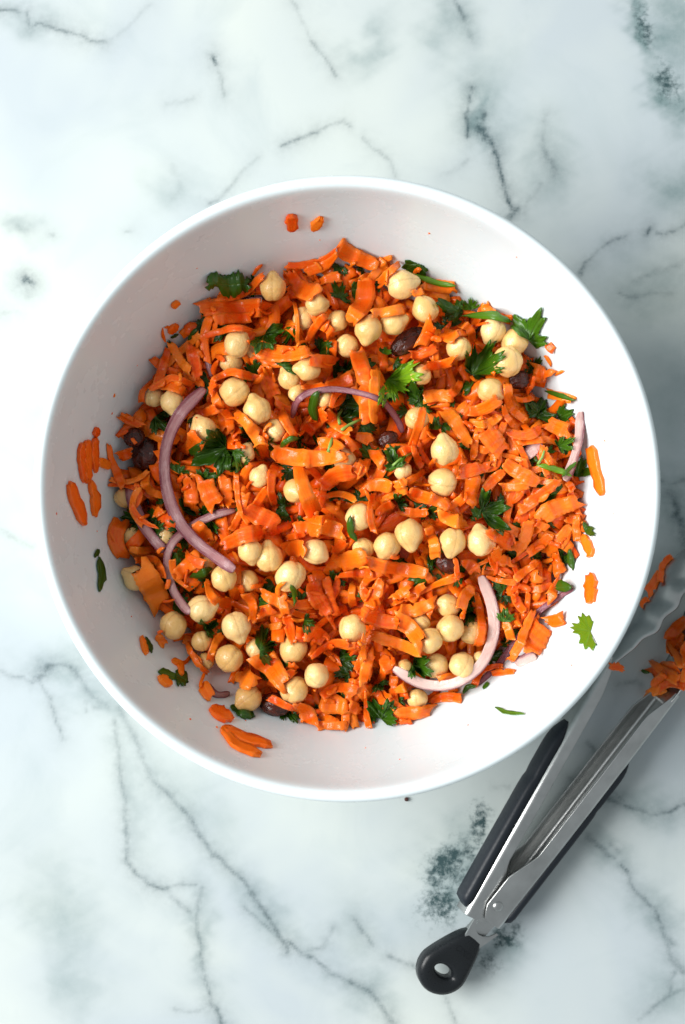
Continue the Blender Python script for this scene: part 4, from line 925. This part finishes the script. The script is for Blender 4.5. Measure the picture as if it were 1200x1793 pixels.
WL = [
 ([(172,962),(164,976)],9,0.15,'small dark parsley fleck above a longer one on the wall'), ([(172,976),(176,1008),(172,1036)],15,0.2,'long dark parsley sliver on the shaded bowl wall'), ([(254,1116),(264,1144)],9,0.08,'dark parsley fleck beside a thin carrot sliver on the wall'),
 ([(276,1178),(300,1184),(310,1188)],18,0.35,'parsley scrap lying on a carrot bit on the lower wall'), ([(306,1180),(328,1194)],28,0.12,'dark torn parsley scrap on the lower bowl wall'), ([(402,1238),(424,1248),(446,1256)],16,0.12,'dark parsley sliver at the foot of the heap on the wall'),
 ([(868,1240),(890,1250),(920,1252)],8,0.6,'thin curled parsley thread on the lower bright wall'), ([(298,590),(311,584)],5,0.1,'dark parsley thread beside a tiny carrot flake'), ([(848,1208),(856,1196)],7,0.5,'tiny parsley fleck at the tail of the pale onion crescent'),
]
for path, w, tone, lab in WL:
    wall_piece('parsley_sliver', path, w, M['leaf'], lab, 'parsley', 0.0003, tone=tone, taper=0.75, group='parsley bits on the bowl wall', rag=0.2, green=True)
# bright leaf resting on the wall
def wall_leaf(px, py, s, rot, tone, lab):
    p = on_wall(px, py); r = math.hypot(p[0] - BX, p[1] - BY)
    v, f, g, X, Y, Z = leaf_geo(s / 3900.0 * 1.1, R(rot), tone, p[0], p[1], lambda a, b: wall_z_map(a, b), rim_curl=0.12, lobes=3, drape=False)
    v = np.array(v); v[:, 2] += 0.0006
    link_at('parsley_leaf', v, f, M['leaf'], grain=g, label=lab, cat='parsley', group='parsley bits on the bowl wall')
wall_leaf(1018, 1102, 40, 175, 0.72, 'single bright green parsley leaf stuck to the bright bowl wall')
# small flecks of carrot and dressing on the wall
def fleck(px, py, s, mat, lab):
    p = on_wall(px, py); bm = bmesh.new(); bmesh.ops.create_icosphere(bm, subdivisions=2, radius=1)
    for v in bm.verts: v.co *= 1 + 0.3 * mnoise.noise(v.co * 2 + Vector((px, py, 0)))
    me = bpy.data.meshes.new('food_fleck'); bm.to_mesh(me); bm.free(); me.materials.append(mat)
    o = link('food_fleck', me, label=lab, cat='crumb', group='flecks on the bowl wall')
    o.location = p + np.array([0, 0, 0.0002]); o.scale = (s / 3900, s / 3900 * 0.7, s / 3900 * 0.5); o.rotation_euler = (0, 0, rng.uniform(0, 3))
FL = 'tiny orange fleck dotting the white bowl wall'
for x, y, s in ((200,692,4),(196,724,2.6),(99,900,2.6),(752,408,2.6),(333,1260,3),(380,1274,2.8),(1060,772,2.5),(475,1303,2.2),(1002,1165,2),(430,1262,1.8),(640,1310,1.6),(700,1330,1.8),(820,1270,2),(905,450,1.8),(985,560,1.6),(240,640,2),(170,930,1.7),(230,1080,1.8),(560,420,1.6),(1075,900,1.6),(345,470,1.6)):
    fleck(x, y, s, M['carrot'], FL)

# ------------------------------------------------------------------ tongs
RHO = R(18)
def tong_frame(d):
    D = np.array([d[0], d[1], 0.0]); D /= np.linalg.norm(D); Lf = np.array([-D[1], D[0], 0.0]); Z = np.array([0, 0, 1.0])
    return D, math.cos(RHO) * Lf + math.sin(RHO) * Z, math.cos(RHO) * Z - math.sin(RHO) * Lf
tongs = link('serving_tongs', None, label='open stainless steel serving tongs with black grips lying beside the bowl', cat='tongs')
tongs.location = P(850, 1600, 0.0)
def tchild(name, v, f, mat, parent=None, smooth=True):
    v = np.asarray(v, float) - np.array(tongs.location)
    return link(name, mesh(name, v, f, mat, smooth), parent=parent or tongs)
def solid(o, t, off=-1.0):
    s = o.modifiers.new('sheet', 'SOLIDIFY'); s.thickness = t; s.offset = off; s.use_even_offset = False
def grid_faces(n, m, o=0):
    I = np.arange(n * m).reshape(n, m) + o
    return np.stack([I[:-1, :-1], I[1:, :-1], I[1:, 1:], I[:-1, 1:]], -1).reshape(-1, 4).tolist()
ARM_L, OUT = 0.141, 0.0092
SCOOPS = []
def make_arm(side, a_px, b_px, w0, zc0, zc1, inner_fn):
    ztop = 0.026
    A, B = P(*a_px, ztop), P(*b_px, ztop); D, U, W = tong_frame((B - A)[:2])
    orig = A - U * OUT * side - W * w0; orig[2] = zc0
    D = D + np.array([0, 0, (zc1 - zc0) / ARM_L])
    def pt(x, u, w): return orig + D * x + U * u + W * w
    # channel: sheet with rounded corners
    n = 44; V = []
    for i in range(n):
        x = -0.002 + (ARM_L + 0.004) * i / (n - 1); w = w0 + 0.0008 * math.sin(x / ARM_L * math.pi); rad = 0.0030
        tail = np.clip((x - ARM_L + 0.016) / 0.016, 0, 1); inn = inner_fn(x) * (1 - tail) + (OUT - 0.004) * tail
        sec = [(inn, w), ((inn + OUT - rad) / 2, w), (OUT - rad, w)]
        sec += [(OUT - rad + rad * math.sin(q), w - rad + rad * math.cos(q)) for q in (R(22), R(45), R(68))]
        sec += [(OUT, w - rad), (OUT, 0), (OUT, -w + rad)]
        sec += [(OUT - rad + rad * math.sin(q), -w + rad - rad * math.cos(q)) for q in (R(68), R(45), R(22))]
        sec += [(OUT - rad, -w), ((inn + OUT - rad) / 2, -w), (inn, -w)]
        V += [pt(x, u * side, w_) for u, w_ in sec]
    m = len(sec); arm = tchild('arm', V, grid_faces(n, m), M['steel']); solid(arm, 0.0010, -side if side > 0 else 1); bv = arm.modifiers.new('edge', 'BEVEL'); bv.width = 0.0003; bv.segments = 2; bv.limit_method = 'ANGLE'; bv.angle_limit = R(50)
    # grip: soft pad along the outer face
    gn, gm = 40, 13; V = []
    for i in range(gn):
        t = i / (gn - 1); x = 0.001 + 0.104 * t
        th = 0.0044 * min(1, (t / 0.03) ** 0.5 if t < 0.03 else 1) * (1 if t < 0.62 else 1 - 0.10 * math.sin((t - 0.62) / 0.38 * math.pi))
        if t > 0.84: th *= max(0.05, 1 - ((t - 0.84) / 0.16) ** 2.2)
        notch = 1 - 0.16 * math.exp(-((t - 0.70) / 0.02) ** 2)
        ww = (w0 - 0.0006) * (1 if t < 0.9 else 1 - 0.55 * ((t - 0.9) / 0.1) ** 2)
        if t < 0.05: ww *= 0.7 + 0.3 * (t / 0.05) ** 0.5
        for j in range(gm):
            q = math.pi * j / (gm - 1); cw = math.cos(q); su = math.sin(q) ** 0.45
            V.append(pt(x, (OUT + 0.0003 - 0.0012 * (1 - su) + th * notch * su) * side, ww * np.sign(cw) * abs(cw) ** 0.8))
    F = grid_faces(gn, gm)
    for i in range(gn - 1): F.append((i * gm, i * gm + gm - 1, (i + 1) * gm + gm - 1, (i + 1) * gm))
    F.append(tuple(range(gm))); F.append(tuple((gn - 1) * gm + j for j in range(gm))[::-1])
    tchild('grip', V, F, M['grip'])
    # scoop: scalloped paddle, hollow towards the other arm
    sn, sm = 60, 17; V = []; LEN = 0.082
    for i in range(sn):
        t = i / (sn - 1); x = ARM_L - 0.006 + LEN * t
        hw = w0 + (0.0175 - w0) * min(1, max(0, (t - 0.04) / 0.36)) ** 0.8
        hw += 0.0018 * math.cos(2 * math.pi * t * 5.6) * min(1, max(0, (t - 0.15) * 6))
        if t > 0.80: hw *= math.sqrt(max(0.004, 1 - ((t - 0.80) / 0.2) ** 2))
        bend = -0.11 * max(0, x - ARM_L) - 0.9 * max(0, x - ARM_L) ** 2
        cup = 0.0060 * min(1, max(0, t / 0.35)) + 0.0022 * (1 - min(1, t / 0.3))
        for j in range(sm):
            v = -1 + 2 * j / (sm - 1)
            V.append(pt(x, (OUT - 0.0006 + bend - cup * abs(v) ** 2.2 - (0.006 * max(0, t - 0.8) / 0.2 if t > 0.8 else 0)) * side, hw * v))
    sc = tchild('scoop', V, grid_faces(sn, sm), M['steel']); solid(sc, 0.0009, 0)
    SCOOPS.append(np.array(V).reshape(sn, sm, 3))
    return pt, D, U, W
def inner_left(x): return 0.0024 if x > 0.030 else 0.0024 - 0.006 * min(1, (0.030 - x) / 0.012)
def inner_right(x): return 0.0002 if x > 0.038 else 0.0002 - 0.0058 * min(1, (0.038 - x) / 0.016) + (0.004 * max(0, (0.004 - x) / 0.006))
ptL, DL, UL, WL_ = make_arm(1, (818, 1597), (1050, 1180), 0.0072, 0.0118, 0.0165, inner_left)
ptR, DR, UR, WR = make_arm(-1, (884, 1630), (1194, 1224), 0.0090, 0.0112, 0.0160, inner_right)
# rivet
def dome(center, nrm, r, h, parent_name, mat, seg=24):
    nrm = nrm / np.linalg.norm(nrm); u = np.cross(nrm, [1, 0, 0]); u /= np.linalg.norm(u); w = np.cross(nrm, u); V = [center + nrm * h]
    F = []; rings = [(0.35, 0.93), (0.65, 0.74), (0.88, 0.42), (1.0, 0.1), (1.0, -1.5)]
    for rr, hh in rings:
        for s in range(seg):
            a = 2 * math.pi * s / seg; V.append(center + nrm * h * hh + (u * math.cos(a) + w * math.sin(a)) * r * rr)
    for s in range(seg): F.append((0, 1 + s, 1 + (s + 1) % seg))
    for k in range(len(rings) - 1):
        for s in range(seg): F.append((1 + k * seg + s, 1 + (k + 1) * seg + s, 1 + (k + 1) * seg + (s + 1) % seg, 1 + k * seg + (s + 1) % seg))
    return tchild(parent_name, V, F, mat)
def near_px(pt, target, w):
    best = None
    for x in np.linspace(-0.002, 0.04, 43):
        for u in np.linspace(-0.012, 0.012, 49):
            q = pt(x, u, w); k = FPX / (CAM_H - q[2]); e = (q[0] * k + 600 - target[0]) ** 2 + (-q[1] * k + 896.5 - target[1]) ** 2
            if best is None or e < best[0]: best = (e, q)
    return best[1]
rv = near_px(ptR, (871, 1587), 0.0090 + 0.0004); dome(rv, WR, 0.0026, 0.0012, 'pivot_rivet', M['steel'])
# neck and pull tab
TD = np.array([P(848, 1612)[0] - P(775, 1692)[0], P(848, 1612)[1] - P(775, 1692)[1]]); D3, U3, W3 = tong_frame(TD)
tab_c = P(775, 1692, 0.0125)
def tpt(x, u, w): return tab_c + D3 * x + U3 * u + W3 * w
def ring_plate(outline, hole, thick, name, mat, bev, parent=None):
    """plate with a hole: outline and hole are matching lists of (x, u)"""
    n = len(outline); V = []; F = []
    prof = [(0.0, thick / 2 - bev, 0), (0.29 * bev, thick / 2 - 0.29 * bev, 0), (bev, thick / 2, 0)]
    o = np.array(outline); hl = np.array(hole)
    def inset(c, k): d = c.mean(0) - c; return c + d / np.linalg.norm(d, axis=1)[:, None] * k
    def outset(c, k): d = c - c.mean(0); return c + d / np.linalg.norm(d, axis=1)[:, None] * k
    hb = bev * 1.0
    loops = [(o, -thick / 2 + bev), (o, thick / 2 - bev), (inset(o, 0.29 * bev), thick / 2 - 0.29 * bev), (inset(o, bev), thick / 2),
             (outset(hl, hb), thick / 2), (outset(hl, 0.29 * hb), thick / 2 - 0.29 * hb), (hl, thick / 2 - hb), (hl, -thick / 2 + hb), (outset(hl, hb), -thick / 2), (inset(o, bev), -thick / 2)]
    for c, w in loops:
        V += [tpt(q[0], q[1], w) for q in c]
    for k in range(len(loops)):
        k2 = (k + 1) % len(loops)
        for s in range(n): s2 = (s + 1) % n; F.append((k * n + s, k * n + s2, k2 * n + s2, k2 * n + s))
    return tchild(name, V, F, mat, parent)
PXM = 3540.0
nT = 56; outl, hol = [], []
for s in range(nT):
    a = 2 * math.pi * s / nT; ca, sa = math.cos(a), math.sin(a)
    r = 47 / PXM
    x, u = r * ca, r * sa
    if ca > 0: x = r * ca * (1 + 0.72 * ca ** 1.5); u = r * sa * (1 - 0.10 * ca) + np.sign(sa) * 0.20 * r * ca * (1 - abs(sa))
    if ca > 0.9: u = np.sign(sa) * max(abs(u), 0.33 * r * min(1, abs(sa) / 0.12)) if sa else 0
    outl.append((x, u)); hol.append((-0.05 * r + 10 / PXM * ca, 19 / PXM * sa))
tab = ring_plate(outl, hol, 0.0105, 'pull_tab', M['tab'], 0.0030)
# raised maker's mark on the tab
tcu = bpy.data.curves.new('emblem', 'FONT'); tcu.body = 'OXO'; tcu.size = 0.0046; tcu.extrude = 0.00012; tcu.align_x = 'CENTER'; tcu.align_y = 'CENTER'
tob = bpy.data.objects.new('emblem', tcu); C.objects.link(tob)
dg = bpy.context.evaluated_depsgraph_get(); me_t = bpy.data.meshes.new_from_object(tob.evaluated_get(dg)); bpy.data.objects.remove(tob)
me_t.materials.clear(); me_t.materials.append(M['tab'])
em = link('emblem', me_t, parent=tab)
mt = Matrix.Identity(4)
ex, ey, ez = -U3, D3, W3
for r_ in range(3): mt[r_][0] = ex[r_]; mt[r_][1] = ey[r_]; mt[r_][2] = ez[r_]; mt[r_][3] = (tpt(0.0128, 0, 0.0053) - np.array(tongs.location))[r_]
em.matrix_local = mt
# steel strap joining tab and arms
no = 40; V = []
strap = [(0.0190, -0.0052), (0.0190, 0.0052), (0.0305, 0.0080), (0.0305, 0.0068), (0.0268, 0.0050), (0.0250, 0.0025), (0.0244, 0.0), (0.0250, -0.0025), (0.0268, -0.0050), (0.0305, -0.0068), (0.0305, -0.0080)]
nS = len(strap); F = []
for w in (0.0046, 0.0036): V += [tpt(x, u, w) for x, u in strap]
F.append(tuple(range(nS))); F.append(tuple(range(nS, 2 * nS))[::-1])
for s in range(nS): s2 = (s + 1) % nS; F.append((s, s2, nS + s2, nS + s))
tchild('strap', V, F, M['steel'], smooth=False)
V = [tpt(x, u, w) for w in (0.0028, -0.0028) for x, u in ((0.016, -0.0042), (0.016, 0.0042), (0.034, 0.0042), (0.034, -0.0042))]
tchild('slider', V, [(0, 1, 2, 3), (7, 6, 5, 4), (0, 4, 5, 1), (1, 5, 6, 2), (2, 6, 7, 3), (3, 7, 4, 0)], M['steel'], smooth=False)
# set the tongs down on the counter
bpy.context.view_layer.update()
zmin = min((ch.matrix_world @ Vector(c)).z for ch in tongs.children for c in ch.bound_box)
tongs['zmin'] = float(zmin)
low = min(float((np.array([v.co.z for v in ch.data.vertices])).min()) for ch in tongs.children)
tongs.location.z += -low + 0.0004
tz = tongs.location.z
del tongs['zmin']

# ------------------------------------------------------------------ food on the tongs
h2 = HM(0.11, -0.15, 0.24, 0.03)
for S in SCOOPS:
    S = S + np.array([0, 0, tz])
    for i in range(S.shape[0] - 1):
        for a in np.linspace(0, 1, 4):
            row = S[i] * (1 - a) + S[i + 1] * a
            for b in np.linspace(0, 1, 5):
                q = row[:-1] * (1 - b) + row[1:] * b; h2.raise_to(q[:, 0], q[:, 1], q[:, 2] + 0.0006)
def pz(px, py, z=0.022): return P(px, py, z)[:2]
TS = [ # x1,y1,x2,y2,w
 (1132,1040,1156,1006,17),(1152,1018,1178,972,12),(1120,1062,1132,1046,8),
 (1142,1222,1172,1202,18),(1150,1186,1190,1172,34),(1160,1206,1200,1196,18),(1152,1165,1186,1190,20),(1176,1150,1200,1110,26),(1182,1120,1215,1085,24),(1190,1180,1225,1150,30),(1178,1130,1188,1165,15),(1196,1205,1235,1175,20),(1200,1140,1232,1110,24),
 (1150,1205,1165,1178,14),(1190,1160,1210,1120,18),
]
for k, (x1, y1, x2, y2, w) in enumerate(TS):
    a, b = pz(x1, y1), pz(x2, y2); p = rand_path(*((a + b) / 2), np.hypot(*(b - a)), math.atan2(b[1] - a[1], b[0] - a[0]), rng.normal() * 0.1)
    lab = 'carrot shred clinging to the tong scoop partly under the bowl rim' if k < 3 else 'carrot shred in the clump on the tong scoop farther from the bowl'
    add_shred(p, w / 3620.0, lab, h=h2, group='carrot shreds on the tongs', cap=0.0003)
for (x1, y1, x2, y2, w) in ((1068,1164,1092,1172,16),(1072,1170,1082,1160,10)):
    a, b = P(x1, y1, 0.028)[:2], P(x2, y2, 0.028)[:2]
    class F_:
        res = 0.0006
        def at(self, x, y): return np.full(np.shape(x), float(ptL(ARM_L - 0.004, 0.004, 0.0078)[2]) + tz + 0.0004)
        def raise_to(self, *q): pass
    add_shred(rand_path(*((a + b) / 2), np.hypot(*(b - a)), math.atan2(b[1] - a[1], b[0] - a[0]), 0.1), w / 3620.0, 'crumbled carrot bit stuck on the tong arm where the scoop begins', h=F_(), group='carrot shreds on the tongs')
h3 = HM(0.10, -0.15, 0.18, -0.08)
add_shred(rand_path(*P(1078, 1286)[:2], 0.0045, 0.6, 0.1), 0.0028, 'tiny carrot crumb on the marble between the tong arms', h=h3, group='carrot shreds on the tongs')
# green fleck on the clump, and a pepper speck on the marble
a, b = pz(1134, 1180), pz(1148, 1184)
v, f, g, ff = drape_strip(h2, [a, (a + b) / 2, b], 0.0022, 0.0003, n=6, m=5, taper=0.6)
link_at('parsley_sliver', v, f, M['leaf'], grain=np.stack([np.ones(len(v)), np.zeros(len(v)), np.full(len(v), 0.25)], -1), label='dark green parsley fleck sticking out of the carrot clump on the tongs', cat='parsley')
bm = bmesh.new(); bmesh.ops.create_icosphere(bm, subdivisions=2, radius=0.0011)
for v in bm.verts: v.co *= 1 + 0.35 * mnoise.noise(v.co * 1800)
me = bpy.data.meshes.new('pepper_speck'); bm.to_mesh(me); bm.free(); me.materials.append(M['raisin'])
o = link('pepper_speck', me, label='single dark speck on the marble just below the bowl rim', cat='crumb'); o.location = P(712, 1399) + np.array([0, 0, 0.0009])
LM = [(357,700,'the thick purple onion arc'),(290,800,'the thick purple onion arc'),(300,890,'the thick purple onion arc'),(360,965,'the thick purple onion arc'),(238,900,'the short purple onion arc at the wall'),(330,925,'the thin hooked onion slice'),(295,1010,'the thin hooked onion slice'),
 (530,692,'the thin dark purple onion arch'),(620,684,'the thin dark purple onion arch'),(700,740,'the thin dark purple onion arch'),(862,1060,'the pale pink onion crescent'),(850,1150,'the pale pink onion crescent'),(760,1200,'the pale pink onion crescent'),(700,1180,'the pale pink onion crescent'),
 (930,1090,'the narrow dark purple onion strip'),(1022,780,'the pink onion strip on the wall'),(936,786,'the pale pink onion stub'),(928,1164,'the chunky pale onion end'),(359,620,'the slim purple onion strip'),(436,520,'the small pink onion piece'),(380,1212,'the small curled onion bit'),
 (700,670,'the large bright parsley leaf'),(932,582,'the upright jagged parsley sprig'),(374,788,'the dark three lobed parsley leaf'),(398,502,'the curled parsley leaf at the wall'),(868,890,'the glossy folded parsley leaf'),(842,634,'the three pronged parsley leaf'),(735,1173,'the dark parsley piece on pale onion'),
 (470,590,'the crumpled parsley leaf'),(795,535,'the rounded parsley clump'),(676,1252,'the parsley leaf at the heap foot'),(885,1082,'the small shiny parsley leaf'),(716,593,'the glossy dark raisin'),(250,792,'the large dark raisin'),(914,662,'the small round raisin'),(482,1236,'the wrinkled raisin at the heap edge'),
 (786,986,'the half buried raisin'),(682,768,'the reddish brown raisin'),(510,1006,'the big smooth perched chickpea'),(479,507,'the upright pointed chickpea'),(840,947,'the pale chickpea by the folded leaf'),(890,632,'the pale chickpea trio'),(238,1012,'the wall chickpea under a carrot slice'),
 (540,798,'the long bridging carrot shred'),(695,995,'the long straight carrot strip'),(640,680,'the long broad light carrot shred'),(982,890,'the wide pale carrot slice'),(480,1175,'the wide folded carrot shred'),(415,865,'the very thin upright carrot sliver'),(652,898,'the thin straight carrot stick'),(626,450,'the broad carrot slice at the wall')]
LMW = [(PS(x, y)[:2], n_) for x, y, n_ in LM]
def nearest(p):
    d, n_ = min((math.hypot(p[0] - q[0], p[1] - q[1]), n_) for q, n_ in LMW)
    return (d, n_)
def where(p):
    d, n_ = nearest(p)
    return ('touching ' if d < 0.005 else 'beside ' if d < 0.011 else 'not far from ') + n_
bpy.context.view_layer.update()
for o in list(C.objects):
    lab = o.get('label', ''); p = o.matrix_world.translation
    if lab == CAR_LABEL:
        v = np.array([q.co[:] for q in o.data.vertices])[:, :2]; v = v - v.mean(0); ev = np.sqrt(np.linalg.eigvalsh(np.cov(v.T))) * 3.4
        L_, w_ = ev[1] * 1000, ev[0] * 1000
        size = 'long' if L_ > 19 else 'short' if L_ < 11 else 'mid sized'
        wid = 'thin' if w_ < 3.4 else 'broad' if w_ > 6.5 else 'narrow' if w_ < 4.8 else 'flat'
        o['label'] = '%s %s carrot shred %s' % (size, wid, where(p))
    elif lab.startswith('round beige chickpea'):
        o['label'] = '%s beige chickpea %s' % ('pointed' if o.data.name in [m_.name for m_ in PM[:3]] else 'small round' if o.scale[0] < 0.0052 else 'round', where(p))
    elif lab.startswith('small chopped parsley'): o['label'] = 'small chopped parsley leaf ' + where(p)
    elif lab.startswith('dark parsley leaf showing'): o['label'] = 'dark parsley leaf in a gap ' + where(p)
    elif lab.startswith('narrow folded parsley'): o['label'] = 'narrow folded parsley sliver ' + where(p)
    elif lab.startswith('thin light green parsley stem'): o['label'] = 'thin light green parsley stem ' + where(p)
print('peas', npea, 'skipped', skipped, 'fill', n1, n2, 'carrots', carrots, 'random', N_RANDOM)
